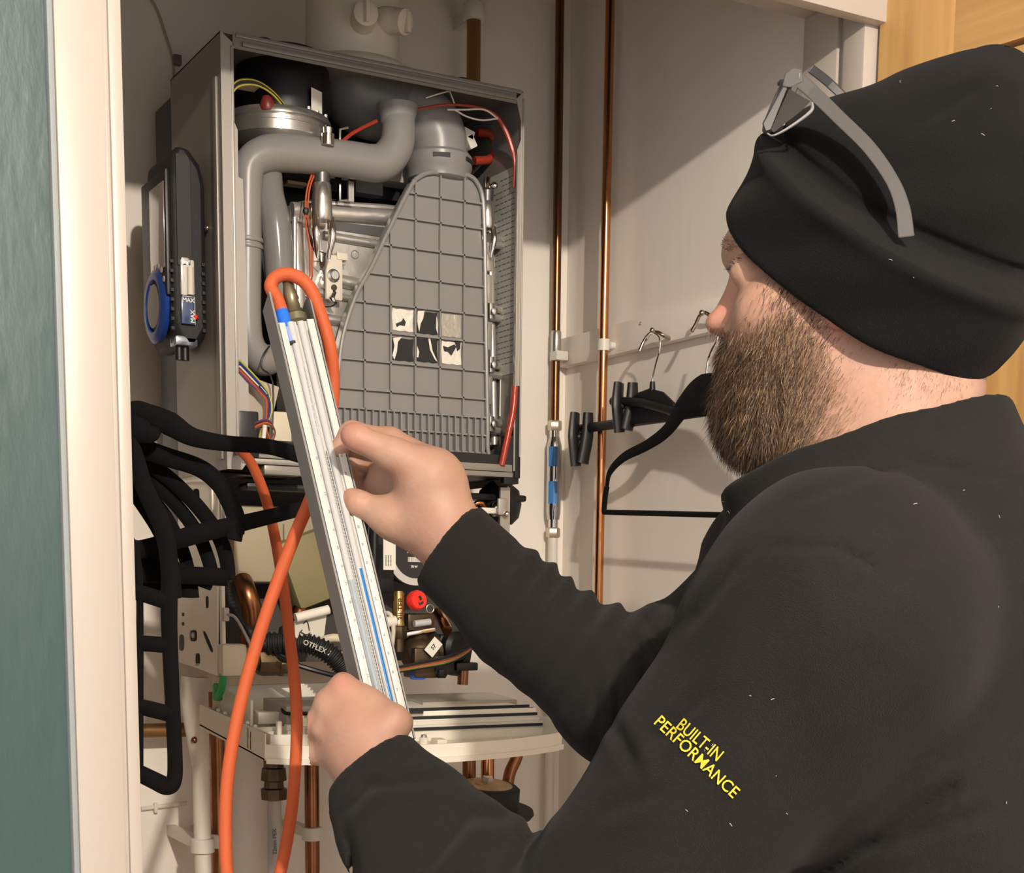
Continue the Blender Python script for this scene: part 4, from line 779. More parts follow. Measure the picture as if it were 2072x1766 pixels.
lhang('black hanger hugging the casing with the steepest arm', [('shoulder', [(245, 960, d2), (290, 1020, d2), (330, 1085, d2), (345, 1150, d2), (350, 1210, d2)], [.008, .008, .0085, .009, .009]), ('bar', [(262, 1105, d2), (330, 1120, d2), (350, 1145, d2)], .007)])
d4 = 1.64
o = lhang('tall black tiered trouser hanger with open bars on the left', [('frame', [(215, 905, d4), (262, 900, d4), (292, 985, d4), (330, 1070, d4), (343, 1150, d4), (342, 1250, d4), (348, 1400, d4), (354, 1530, d4), (352, 1578, d4), (338, 1590, d4), (310, 1578, d4), (250, 1548, d4)], [.008, .008, .0085, .009, .0085, .0078, .0072, .0072, .0075, .0085, .008, .0075])])
for a_, b_ in (((255, 1192), (340, 1218)), ((255, 1300), (345, 1306)), ((255, 1424), (350, 1446))):
    MB().tube([D(*a_, d4), D((a_[0] + b_[0]) / 2, (a_[1] + b_[1]) / 2 - 1, d4), D(*b_, d4)], .0092, 10, 2, flat=.65).build('bar', VELVET, o)
MB().tube([D(262, 1085, d4), D(276, 1120, d4), D(283, 1220, d4), D(283, 1580, d4)], .004, 10, 4).build('frame', VELVET, o)

# ------------------------------------------------------------------ manometer in his hands
TC, BC = D(585, 590, 1.43), D(800, 1500, 1.37)
A = (BC - TC); LM = np.linalg.norm(A); A /= LM
vw = (TC + BC) / 2 - C; vw /= np.linalg.norm(vw); side = np.cross(A, vw); side /= np.linalg.norm(side)
side = side if side @ R[:, 0] > 0 else -side
nf = np.cross(A, side); nf = nf if nf @ vw < 0 else -nf; phi = math.radians(17)
N = math.cos(phi) * nf + math.sin(phi) * side; S = math.cos(phi) * side - math.sin(phi) * nf   # face normal, across
mt = thing('manometer', 'grey U-tube water manometer held by the man in both hands', 'gauge', BC)
GM = mat('grey_channel', (.21, .205, .195), .5, bump=.05, bscale=150); ACR = mat('clear_acrylic', (.86, .88, .88), .12, coat=.6, spec=.6)
def mp_(a, s_, n_): return TC + A * a + S * s_ + N * n_
rm = np.stack([S, N, A], 1)
def mbox(name, a0, a1, s0, s1, n0, n1, m, bev=0, parent=None):
    return MB().obox(mp_((a0 + a1) / 2, (s0 + s1) / 2, (n0 + n1) / 2), ((s1 - s0) / 2, (n1 - n0) / 2, (a1 - a0) / 2), rm, bev).build(name, m, parent or mt)
wl = .0185
ch = mbox('channel', 0, LM, -wl, wl, -.034, -.031, GM); mbox('channel_side', 0, LM, -wl - .002, -wl, -.034, .002, GM, 0, ch); mbox('channel_side', 0.002, LM, wl, wl + .0015, -.034, .0, GM, 0, ch)
ab = mbox('tube_block', .030, LM, -wl + .0005, wl - .0005, -.030, -.002, mat('scale_white', (.52, .52, .50), .35), .001)
mbox('edge_strip', .032, LM, -wl + .001, -wl + .007, -.002, .0012, mat('strip_white', (.58, .57, .54), .4), .0006); mbox('edge_strip', .030, LM, wl - .008, wl - .001, -.002, .0012, mat('strip_white', (.85, .84, .80)), .0006)
for s_ in (-.0055, .0045): 
    t_ = MB().cyl(mp_(.032, s_, -.001), mp_(LM, s_, -.001), .0036, n=16).build('glass_tube', mat('tube_clear', (.50, .51, .505), .12), mt)
MB().cyl(mp_(.285, .0048, .0006), mp_(LM, .0048, .0006), .0022, n=12).build('blue_fluid', mat('fluid_blue', (.015, .17, .50), .15), mt)
MB().cyl(mp_(.295, -.0058, .0004), mp_(LM, -.0058, .0004), .0026, n=12).build('pale_fluid', mat('fluid_pale', (.33, .40, .44), .1), mt)
mbox('grey_seam', .04, .158, .0098, .0108, -.0015, .0016, mat('seam_grey', (.25, .25, .25), .4)); mbox('grey_seam', .165, LM, -.0006, .0002, -.001, .0018, mat('seam_pale', (.45, .46, .46), .4))
tk = MB()
for i in range(74):
    a_ = .172 + i * .0036; L_ = .0045 if i % 5 == 0 else .003; tk.obox(mp_(a_, -.0032 + L_ * .3, .0026), (L_ / 2, .0002, .00022), rm)
tk.build('scale_ticks', mat('tick_grey', (.45, .45, .45), .5), mt)
nb_ = MB()
for i in range(14):
    for s_, tx in ((-.0115, str(i % 10)), (.0128, str((i + 4) % 10))): add_text(nb_, tx, .0042, mp_(.172 + i * .018, s_, .0016), S, -A, .0003, .0001)
add_text(nb_, 'mbar', .003, mp_(.166, .012, .0016), S, -A, .0003)
for i in range(9): nb_.obox(mp_(.082 + i * .008, -.0035 - .0002 * i, .0030), (.0003, .0002, .003), rm)
nb_.build('scale_numbers', mat('numeral_grey', (.33, .33, .34), .5), mt)
MB().lathe(mp_(.034, .0035, -.010), -A, [(.009, 0), (.009, .004), (.0115, .006), (.0115, .013), (.009, .015), (.0072, .017), (.0068, .030), (.0078, .032), (.0055, .045), (.0045, .052)], 12).build('hose_tail', mat('olive_brass', (.22, .20, .13), .35, .7), mt)
MB().lathe(mp_(.036, -.0095, -.008), -A, [(.0075, 0), (.0075, .016), (.0065, .018), (.0065, .021)], 16).build('blue_ferrule', mat('ferrule_blue', (.02, .16, .80), .25), mt)
MB().cyl(mp_(.036, -.0095, -.004), mp_(.052, -.008, -.002), .004, n=12).build('blue_tube_end', mat('tube_pale_blue', (.25, .35, .70), .2), mt); MB().cyl(mp_(.052, -.008, -.001), mp_(.0545, -.008, -.001), .0042, n=12).build('seal_ring', INK, mt)
# orange hose: loop over the gauge, behind it, down, and back up to the boiler
hp = [mp_(.016, -.0095, -.008), mp_(.002, -.0110, -.008), D(548, 580, 1.435), D(560, 560, 1.435), D(590, 556, 1.435), D(625, 580, 1.437), D(650, 640, 1.445), D(668, 705, 1.45), D(674, 770, 1.46), D(670, 840, 1.465), D(655, 930, 1.48), D(628, 1010, 1.49), D(600, 1075, 1.49), D(560, 1180, 1.49), D(520, 1300, 1.49), D(485, 1430, 1.49), D(462, 1560, 1.49), D(456, 1680, 1.49), D(462, 1790, 1.49), D(480, 1840, 1.50), D(512, 1860, 1.51), D(545, 1830, 1.53), D(567, 1766, 1.55), D(590, 1640, 1.58), D(600, 1500, 1.62), D(598, 1400, 1.64), D(585, 1280, 1.69), D(572, 1180, 1.74), D(555, 1080, 1.79), D(535, 1000, 1.83), D(510, 940, 1.87), D(490, 915, 1.90), D(482, 910, 1.95)]
hs = MB().tube(hp, .0065, 16, 7).build('rubber_hose', ORANGE); tag(hs, 'orange rubber hose looping from the grey gauge down and up to the boiler', 'hose')
# ------------------------------------------------------------------ the man (built as implicit surfaces in the camera's metric frame, then placed)
def px2(px, py, d): return K(px, py, d)
def rp(r, d): return r / F * d
d0 = 1.15
hd = []
def E_(px, py, d, rx, ry, rz, k=.012, rot=0):
    hd.append(ell(K(px, py, d), (rp(rx, d), rp(ry, d), rz), k, rotm((0, 0, 1), math.radians(rot))))
def C_(a, b, r0, r1, k=.012): hd.append(cap(K(*a), K(*b), r0, r1, k))
# skull, face, jaw
E_(1762, 460, d0, 212, 192, .068, .02, 25); E_(1612, 610, d0, 128, 190, .062, .02, 8); E_(1590, 760, d0, 112, 130, .054, .03, -10)
E_(1528, 838, d0, 62, 62, .032, .03); E_(1512, 500, d0, 40, 45, .046, .02); E_(1640, 700, d0, 150, 120, .060, .02)
# nose
C_((1502, 560, d0), (1458, 645, d0), .0060, .0078, .012); E_(1448, 656, d0, 20, 17, .0085, .008); E_(1472, 664, d0 - .009, 19, 15, .007, .006); E_(1472, 664, d0 + .009, 19, 15, .007, .006)
# lips
E_(1480, 728, d0, 26, 14, .022, .01); E_(1485, 752, d0, 24, 14, .020, .01)
# eye socket, lids, brow
hd.append(('sub', ell(K(1496, 548, d0 - .034), (.012, .008, .014), .01), .012)); hd.append(('sub', ell(K(1496, 548, d0 + .034), (.012, .008, .014), .01), .012))
hd.append(ell(K(1509, 545, d0 - .031), (.0128, .0118, .0125), .004)); hd.append(ell(K(1509, 545, d0 + .031), (.0128, .0118, .0125), .004)); E_(1488, 494, d0, 18, 20, .036, .012)
# cheekbone
E_(1560, 630, d0 - .042, 60, 45, .016, .03)
# nostril
hd.append(('sub', ell(K(1466, 676, d0 - .0085), (.0048, .0025, .003), .002), .002))
# ear (mostly under the beanie)
E_(1694, 636, d0 - .072, 26, 30, .006, .005)
# neck
C_((1770, 640, d0 + .005), (1775, 960, d0 + .01), .068, .072, .03); C_((1860, 680, d0), (1840, 900, d0), .048, .05, .03); C_((1600, 860, d0), (1680, 960, d0 + .01), .030, .04, .03)
# torso and arms under the jacket
Sn, En, Wn = K(1700, 1250, 1.03), K(1180, 1930, 1.11), K(735, 1545, 1.335)
Sf, Ef, Wf = K(1600, 1200, 1.42), K(1275, 1415, 1.28), K(915, 1092, 1.40)
hd += [cap(Sn, Sf, .055, .055, .05), cap(K(1800, 1080, 1.17), K(1780, 1250, 1.2), .07, .09, .05), ell(K(1830, 1560, 1.22), (.12, .26, .16), .05), ell(K(1800, 2300, 1.25), (.12, .22, .15), .05)]
hd += [cap(Sn, En, .050, .042, .03), cap(En, Wn, .043, .026, .03), cap(Sf, Ef, .046, .038, .03), cap(Ef, K(1020, 1220, 1.37), .036, .032, .02), cap(K(1020, 1220, 1.37), Wf, .032, .030, .02)]
# far (right) hand: thumb on top, fingers curled round the gauge
kk = .007
hd += [cap(Wf, K(868, 985, 1.395), .030, .030, .02), cap(K(905, 1085, 1.40), K(800, 1050, 1.405), .022, .020, .018), ell(K(880, 985, 1.395), (.026, .030, .018), .02, rotm((0, 0, 1), .7)),
       cap(K(868, 958, 1.385), K(800, 922, 1.375), .0215, .0155, .014), cap(K(800, 922, 1.375), K(722, 885, 1.368), .0150, .0118, .008), cap(K(722, 885, 1.368), K(712, 880, 1.368), .0118, .0105, kk),       # thumb
       cap(K(880, 950, 1.405), K(790, 892, 1.41), .018, .0125, .012), cap(K(790, 892, 1.41), K(712, 876, 1.415), .0115, .0108, kk), cap(K(712, 876, 1.415), K(684, 912, 1.418), .0105, .0095, kk),   # index
       cap(K(870, 1000, 1.43), K(780, 950, 1.445), .018, .012, .012), cap(K(780, 950, 1.445), K(708, 935, 1.445), .011, .010, kk), cap(K(708, 935, 1.445), K(684, 962, 1.43), .0098, .009, kk),          # middle
       cap(K(870, 1040, 1.43), K(780, 1020, 1.445), .018, .012, .012), cap(K(780, 1020, 1.445), K(716, 985, 1.445), .011, .0098, kk), cap(K(716, 985, 1.445), K(695, 1005, 1.425), .0095, .009, kk),      # ring
       ell(K(800, 985, 1.428), (.030, .030, .008), .014), cap(K(850, 1078, 1.415), K(775, 1040, 1.405), .018, .0145, .014), cap(K(775, 1040, 1.405), K(725, 1018, 1.405), .0138, .0118, kk), cap(K(725, 1018, 1.405), K(711, 1008, 1.408), .0112, .0095, kk)]          # little
# near (left) hand: back of the hand to us, fingers curling away round the foot of the gauge
hd += [cap(Wn, K(722, 1480, 1.335), .0265, .030, .02), ell(K(722, 1468, 1.338), (.038, .036, .019), .018, rotm((0, 0, 1), .5)),
       cap(K(740, 1440, 1.338), K(694, 1390, 1.338), .017, .0118, .012), cap(K(694, 1390, 1.338), K(694, 1384, 1.372), .0110, .0100, kk), cap(K(694, 1384, 1.372), K(740, 1400, 1.395), .0098, .0090, kk),
       cap(K(720, 1450, 1.338), K(664, 1424, 1.340), .016, .0120, .012), cap(K(664, 1424, 1.340), K(660, 1420, 1.374), .0110, .0100, kk), cap(K(660, 1420, 1.374), K(725, 1445, 1.40), .0098, .0090, kk),
       cap(K(710, 1485, 1.338), K(640, 1468, 1.345), .016, .0118, .012), cap(K(640, 1468, 1.345), K(644, 1470, 1.376), .0108, .0096, kk), cap(K(644, 1470, 1.376), K(715, 1490, 1.40), .0096, .0088, kk),
       cap(K(705, 1525, 1.338), K(635, 1522, 1.352), .016, .0108, .012), cap(K(635, 1522, 1.352), K(640, 1522, 1.376), .0098, .0090, kk), cap(K(640, 1522, 1.376), K(700, 1530, 1.395), .0088, .008, kk),
       cap(K(760, 1500, 1.325), K(796, 1462, 1.325), .022, .0145, .016), cap(K(796, 1462, 1.325), K(805, 1462, 1.35), .0145, .0130, .008), cap(K(805, 1462, 1.35), K(770, 1440, 1.37), .0122, .0100, kk)]
for a_, b_ in (((735, 1490), (692, 1405)), ((725, 1500), (662, 1438)), ((715, 1515), (644, 1478))): hd.append(cap(K(*a_, 1.3205), K(*b_, 1.328), .0030, .0036, .010))
def post_head(X, d):
    return d
V, Q = surf(hd, .0024, K(600, 150, 1.0) * [1, 1, 0] + [-.04, -.06, .90], [.50, .62, 1.56])
V = smooth_v(V, Q, 2, .4)
nrmH = vnormals(V, Q)
pr = thing('person', 'man in black beanie and black fleece holding a gauge up to the boiler', 'person', (.45, -.95, 0))
SKIN = bpy.data.materials.new('skin'); SKIN.use_nodes = True; nt = SKIN.node_tree; b_ = nt.nodes['Principled BSDF']
b_.inputs['Roughness'].default_value = .58; b_.inputs['Subsurface Weight'].default_value = .06; b_.inputs['Subsurface Radius'].default_value = (1, .35, .2); b_.inputs['Subsurface Scale'].default_value = .005
tc = nt.nodes.new('ShaderNodeTexCoord'); n1_ = nt.nodes.new('ShaderNodeTexNoise'); n1_.inputs['Scale'].default_value = 22; n1_.inputs['Detail'].default_value = 4; nt.links.new(tc.outputs['Object'], n1_.inputs[0])
cr = nt.nodes.new('ShaderNodeValToRGB'); cr.color_ramp.elements[0].position = .35; cr.color_ramp.elements[1].position = .68; cr.color_ramp.elements[0].color = (.375, .205, .145, 1); cr.color_ramp.elements[1].color = (.445, .27, .193, 1)
nt.links.new(n1_.outputs[0], cr.inputs[0])
at = nt.nodes.new('ShaderNodeAttribute'); at.attribute_name = 'redness'; mx = nt.nodes.new('ShaderNodeMix'); mx.data_type = 'RGBA'; nt.links.new(at.outputs['Fac'], mx.inputs['Factor']); nt.links.new(cr.outputs[0], mx.inputs['A']); mx.inputs['B'].default_value = (.50, .17, .13, 1); nt.links.new(mx.outputs['Result'], b_.inputs['Base Color'])
n2_ = nt.nodes.new('ShaderNodeTexNoise'); n2_.inputs['Scale'].default_value = 170; bp_ = nt.nodes.new('ShaderNodeBump'); bp_.inputs['Strength'].default_value = .5; bp_.inputs['Distance'].default_value = .0010; nt.links.new(tc.outputs['Object'], n2_.inputs[0]); nt.links.new(n2_.outputs[0], bp_.inputs['Height']); nt.links.new(bp_.outputs[0], b_.inputs['Normal'])
body = mesh_np('body', k2w(V), Q, SKIN, pr)
red = np.zeros(len(V))
for c_, r_ in ((K(1455, 640, d0), .022), (K(1690, 655, d0 - .08), .018), (K(712, 885, 1.37), .018), (K(694, 1388, 1.33), .014), (K(700, 1015, 1.41), .02), (K(640, 1470, 1.34), .014)):
    red = np.maximum(red, .5 * np.exp(-(np.linalg.norm(V - c_, axis=1) / r_) ** 2))
at_ = body.data.attributes.new('redness', 'FLOAT', 'POINT'); at_.data.foreach_set('value', red.astype(np.float32))
# eye
MB().ball(k2w(K(1508, 546.5, d0 - .0310)), .0120, 16).build('eye', mat('eye_white', (.55, .50, .46), .15, coat=1), pr)
# thumb nail of the far hand
# beard: bulk plus strands
bd = []
def B_(px, py, d, rx, ry, rz, k=.012, rot=0): bd.append(ell(K(px, py, d), (rp(rx, d), rp(ry, d), rz), k, rotm((0, 0, 1), math.radians(rot))))
B_(1528, 838, d0, 76, 84, .046, .02); B_(1560, 780, d0, 96, 105, .052, .03, -10); B_(1480, 712, d0, 28, 18, .024, .01); B_(1545, 880, d0, 50, 44, .036, .02)
bd.append(('sub', cap(K(1690, 720, d0 - .06), K(1690, 900, d0 - .05), .030), .02))
Vb, Qb = surf(bd, .0035, K(1400, 560, 1.05) * [1, 1, 0] + [0, -.02, 1.05], [.30, -.20, 1.25])
HAIR = mat('beard_brown', (.10, .055, .028), .55, col2=(.045, .024, .013), vscale=40)
BEARD = [mat('beard_brown', (.1, .05, .02)), mat('beard_ginger', (.30, .19, .11), .5), mat('beard_dark', (.035, .02, .012), .5)]
Vb = smooth_v(Vb, Qb, 2); 
beard = mesh_np('beard', k2w(Vb), Qb, HAIR, pr)
def inpoly(x, y, poly):
    c = np.zeros(len(x), bool); n = len(poly)
    for i in range(n):
        (x1, y1), (x2, y2) = poly[i], poly[(i + 1) % n]
        m = ((y1 > y) != (y2 > y)) & (x < (x2 - x1) * (y - y1) / ((y2 - y1) or 1e-9) + x1); c ^= m
    return c
def proj(Vc): return Vc[:, 0] / Vc[:, 2] * F + CX, Vc[:, 1] / Vc[:, 2] * F + CY
def strands(name, Vs, Ns, dirf, L, wd, mats, n, parent, seed=1, mw=(.5, .3, .2), soft=None, jit=24):
    g = np.random.default_rng(seed); i = g.integers(0, len(Vs), n)
    if soft is not None:
        x, y = proj(Vs[i]); i = i[inpoly(x + g.normal(0, jit, n), y + g.normal(0, jit, n), soft)]; n = len(i)
    p = Vs[i] + g.normal(0, .0012, (n, 3)); nn = Ns[i]
    x, y = proj(p); dr = dirf(x, y) + nn * g.uniform(.15, .55, (n, 1)) + g.normal(0, .22, (n, 3)); dr /= np.linalg.norm(dr, axis=1)[:, None]
    ln = L * g.uniform(.5, 1.25, (n, 1)); sd = np.cross(dr, nn + g.normal(0, .3, (n, 3))); sd /= np.linalg.norm(sd, axis=1)[:, None]
    bend = g.normal(0, .12, (n, 3)) + np.array([0, .25, 0]); m_ = p + dr * ln * .5; t_ = p + dr * ln + bend * ln * .5
    sd2 = np.cross(dr, sd)
    P_ = np.stack([p - sd * wd, p + sd * wd, m_ + sd * wd * .8, m_ - sd * wd * .8, t_], 1).reshape(-1, 3); b5 = np.arange(n) * 5
    fs = np.concatenate([np.stack([b5, b5 + 1, b5 + 2, b5 + 3], 1)]); tr_ = np.stack([b5 + 3, b5 + 2, b5 + 4], 1)
    W_ = k2w(P_) - np.array(wloc(parent)); me = bpy.data.meshes.new(name); me.from_pydata(W_.tolist(), [], fs.tolist() + tr_.tolist())
    for q_ in mats: me.materials.append(q_)
    mi = g.choice(len(mats), n, p=mw); me.polygons.foreach_set('material_index', np.concatenate([mi, mi]).astype(np.int32)); me.update()
    o = bpy.data.objects.new(name, me); link(o, parent); o['kind'] = 'stuff'; return o
Nb = vnormals(Vb, Qb)
near = Nb[:, 2] < .35
dirb = lambda x, y: np.stack([np.clip((1560 - x) / 160, -.7, .6) * .5 - .25, np.ones_like(x) * .9, np.zeros_like(x)], 1)
strands('beard_hair', Vb[near], Nb[near], dirb, .012, .00017, BEARD, 26000, pr, 2, (.5, .2, .3))
xh_, yh_ = proj(V); fpoly = [(1570, 560), (1625, 610), (1660, 700), (1670, 800), (1640, 900), (1560, 940), (1440, 900), (1440, 690), (1490, 690), (1515, 700), (1545, 670), (1590, 640)]; face = inpoly(xh_, yh_, [(1430, 500), (1760, 520), (1760, 960), (1430, 960)]) & (nrmH[:, 2] < .3) & (V[:, 2] < d0 + .03)
strands('stubble', V[face], nrmH[face], dirb, .009, .00015, BEARD, 42000, beard, 3, (.4, .45, .15), fpoly)
jaw = face
strands('neck_stubble', V[jaw], nrmH[jaw], dirb, .005, .00011, BEARD, 14000, beard, 4, (.3, .6, .1), [(1620, 620), (1690, 740), (1740, 860), (1600, 930), (1600, 700)], 28)
nape = inpoly(xh_, yh_, [(1700, 650), (2000, 700), (2000, 900), (1700, 900)]) & (nrmH[:, 2] < .4) & (V[:, 2] < d0 + .02)
strands('nape_hair', V[nape], nrmH[nape], lambda x, y: np.stack([-.4 + 0 * x, 1 + 0 * x, 0 * x], 1), .004, .00010, BEARD, 7000, pr, 5, (.4, .5, .1), [(1800, 720), (1960, 745), (1950, 780), (1820, 830)], 24)
brow = inpoly(xh_, yh_, [(1455, 475), (1500, 482), (1512, 500), (1480, 503), (1460, 500)]) & (V[:, 2] < d0 + .05)
strands('eyebrow', V[brow], nrmH[brow], lambda x, y: np.stack([.8 + 0 * x, .35 + 0 * x, -.3 + 0 * x], 1), .005, .00014, BEARD, 500, pr, 6, (.3, .1, .6))
pl = K(1483, 541, d0 - .036); Pl = np.stack([pl + np.array([.0006 * i, -.0003 * i, -.0006 * (i - 6)]) for i in range(14)]); Nl = np.tile([-.8, .1, -.4], (14, 1))
strands('eyelashes', Pl, Nl, lambda x, y: np.stack([-1.0 + 0 * x, -.2 + 0 * x, -.2 + 0 * x], 1), .0065, .00025, [INK], 60, pr, 7, (1,))

# ------------------------------------------------------------------ beanie: crown and turned-up cuff
FLE = mat('black_fleece', (.0120, .0114, .0108), .9, bump=.35, bscale=900, sheen=.035, spec=.15); FLEH = mat('beanie_fleece', (.0062, .0062, .0061), .92, bump=.4, bscale=900, sheen=.03, spec=.12)
e1_ = np.array([.861, .509, 0]); up = np.array([.509, -.861, 0]); e2_ = np.array([0, 0, -1.0]) * .78 - up * .63; e2_ /= np.linalg.norm(e2_); nx = np.cross(e1_, e2_); nx = nx if nx @ up > 0 else -nx
Rc = np.stack([e1_, e2_, nx], 1); cc0 = K(1744, 592, d0)
def cuff(X):
    Y = (X - cc0) @ Rc; s = Y[..., 2]; ang_ = np.arctan2(Y[..., 1], Y[..., 0])
    a = .1205 + .004 * (s / .06) ; b = .104 + .004 * (s / .06)
    rr = np.sqrt((Y[..., 0] / a) ** 2 + (Y[..., 1] / b) ** 2); dd_ = (rr - 1) * b
    hh = .064 + .002 * np.cos(ang_); lo_ = -.0 
    dz = np.abs(s - (hh / 2 + .000)) - hh / 2
    q1 = dd_ + .004; q2 = dz + .004
    out = np.minimum(np.maximum(q1, q2), 0) + np.sqrt(np.maximum(q1, 0) ** 2 + np.maximum(q2, 0) ** 2) - .004
    return out * .9 + .0006 * np.sin(ang_ * 9)
bn = [ell(K(1762, 455, d0), (rp(228, d0), rp(206, d0), .085), .01, rotm((0, 0, 1), math.radians(25))), ell(K(1835, 435, d0), (rp(262, d0), rp(215, d0), .090), .004, rotm((0, 0, 1), math.radians(28))), ell(K(1955, 350, d0), (rp(190, d0), rp(190, d0), .080), .05), cap(K(1870, 258, d0), K(2005, 172, d0), .022, .022, .05), cap(K(1740, 480, d0), K(1655, 350, d0), .048, .036, .05), ('fn', cuff, .004)]
def post_hat(X, d):
    x = X[..., 0] / X[..., 2] * F + CX; y = X[..., 1] / X[..., 2] * F + CY
    d = d + .0022 * np.sin((x * .35 + y) * .028) * np.sin((y - x * .6) * .016)
    Y = (X - cc0) @ Rc; g_ = Y[..., 2] - (.064 + .002 * np.cos(np.arctan2(Y[..., 1], Y[..., 0])))
    d = d + .0042 * np.exp(-((g_ - .004) / .0035) ** 2) - .0016 * np.exp(-((g_ + .005) / .006) ** 2)      # the fold of the cuff
    s = (x - 1860) * .62 + (y - 250) * 1.0; d = d + .0030 * np.exp(-(s / 18) ** 2) / (1 + np.exp(-(x - 1850) / 15)) / (1 + np.exp((x - 1985) / 12))
    return d
Vh, Qh = surf(bn, .0026, [.12, -.62, 1.0], [.44, -.24, 1.30], post_hat)
Vh = smooth_v(Vh, Qh, 1, .4)
def biggest(V_, Q_):                     # keep the largest connected piece
    lab = np.arange(len(V_))
    while True:
        m_ = lab[Q_].min(1); n_ = lab.copy(); np.minimum.at(n_, Q_.ravel(), np.repeat(m_, 4)); n_ = n_[n_]
        if (n_ == lab).all(): break
        lab = n_
    k_ = np.bincount(lab[Q_[:, 0]]).argmax(); Q2 = Q_[lab[Q_[:, 0]] == k_]; u_, inv = np.unique(Q2, return_inverse=True); return V_[u_], inv.reshape(-1, 4)
Vh, Qh = biggest(Vh, Qh)
hat = mesh_np('beanie', k2w(Vh), Qh, FLEH, pr)

# ------------------------------------------------------------------ fleece jacket
jk = [cap(Sn + [0, 0, .0], Sf, .082, .078, .06), ell(K(1850, 1540, 1.21), (.145, .26, .19), .05), cap(K(1800, 1090, 1.16), K(1800, 1250, 1.2), .088, .12, .06), ell(K(2020, 1270, 1.17), (.075, .11, .14), .06), ell(K(1840, 2200, 1.23), (.135, .20, .165), .06),
      cap(K(1700, 1240, 1.03), En, .094, .072, .05), cap(K(1560, 1130, 1.26), K(1620, 1400, 1.26), .05, .09, .06)]
jk_near = [cap(En, K(850, 1650, 1.285), .060, .047, .03), cap(K(850, 1650, 1.285), K(745, 1548, 1.325), .046, .0405, .015), cap(K(745, 1575, 1.318), K(880, 1830, 1.22), .040, .060, .03)]
jk_far = [cap(Sf, Ef, .062, .058, .04), cap(Ef, K(1045, 1238, 1.36), .057, .051, .03), cap(K(1045, 1238, 1.36), K(898, 1094, 1.405), .050, .0465, .015)]
col_c = K(1758, 936, d0 + .012); u1 = np.array([.957, -.289, 0]); un = np.array([.289, .957, 0])
def collar(X):
    Y = X - col_c; a_ = Y @ u1; s = Y @ un; z_ = Y[..., 2]
    fl_ = .012 * np.clip(s / .05, -1, 1.4); sag = .010 * np.cos(np.clip(a_ / .12, -1, 1) * 3.0)
    A_ = .1115 + fl_ * .4; B__ = .084 + fl_
    rr = np.sqrt((a_ / A_) ** 2 + (z_ / B__) ** 2); th = np.abs((rr - 1) * B__) - .0055; h_ = np.abs(s - .032) - .046
    q1 = th + .004; q2 = h_ + .004
    return (np.minimum(np.maximum(q1, q2), 0) + np.sqrt(np.maximum(q1, 0) ** 2 + np.maximum(q2, 0) ** 2) - .004) * .8
jk2 = jk + jk_near + jk_far + [('sub', cap(K(1765, 800, d0 + .008), K(1765, 985, d0 + .012), .080, .072), .01), ('fn', collar, .016),
      ('sub', cap(Wn + (Wn - En) * .2, Wn + (En - Wn) * .07, .0285, .0285), .004), ('sub', cap(K(860, 1066, 1.41), K(915, 1118, 1.398), .038, .037), .004)]
def cut(P0, dirv):                      # trims a sleeve at the cuff
    P0 = np.array(P0); dirv = dirv / np.linalg.norm(dirv)
    def f_(X):
        s = (X - P0) @ dirv; r_ = np.linalg.norm(X - P0 - s[..., None] * dirv, axis=-1); return np.maximum(-s, r_ - .10)
    return f_
jk2 += [('sub', ('fn', cut(K(752, 1553, 1.322), np.array([-.62, -.72, .22])), 0), .003), ('sub', ('fn', cut(K(899, 1111, 1.40), np.array([-.757, -.653, .08])), 0), .003)]
def fold(X, d, a, b, amp, wid, ext=30):          # a crease along a segment of cloth (a, b as places on the visible side)
    x = X[..., 0] / X[..., 2] * F + CX; y = X[..., 1] / X[..., 2] * F + CY
    a = np.array(a, float); b = np.array(b, float); ab = b - a; L = np.linalg.norm(ab); ab /= L
    t = (x - a[0]) * ab[0] + (y - a[1]) * ab[1]; s = (x - a[0]) * -ab[1] + (y - a[1]) * ab[0]
    w_ = 1 / (1 + np.exp(-(t + ext * .2) / (ext * .3))) / (1 + np.exp((t - L - ext * .2) / (ext * .3)))
    return d + amp * w_ * (np.exp(-(s / wid) ** 2) - .55 * np.exp(-((s - 1.9 * wid) / (1.2 * wid)) ** 2) - .35 * np.exp(-((s + 1.9 * wid) / (1.2 * wid)) ** 2))
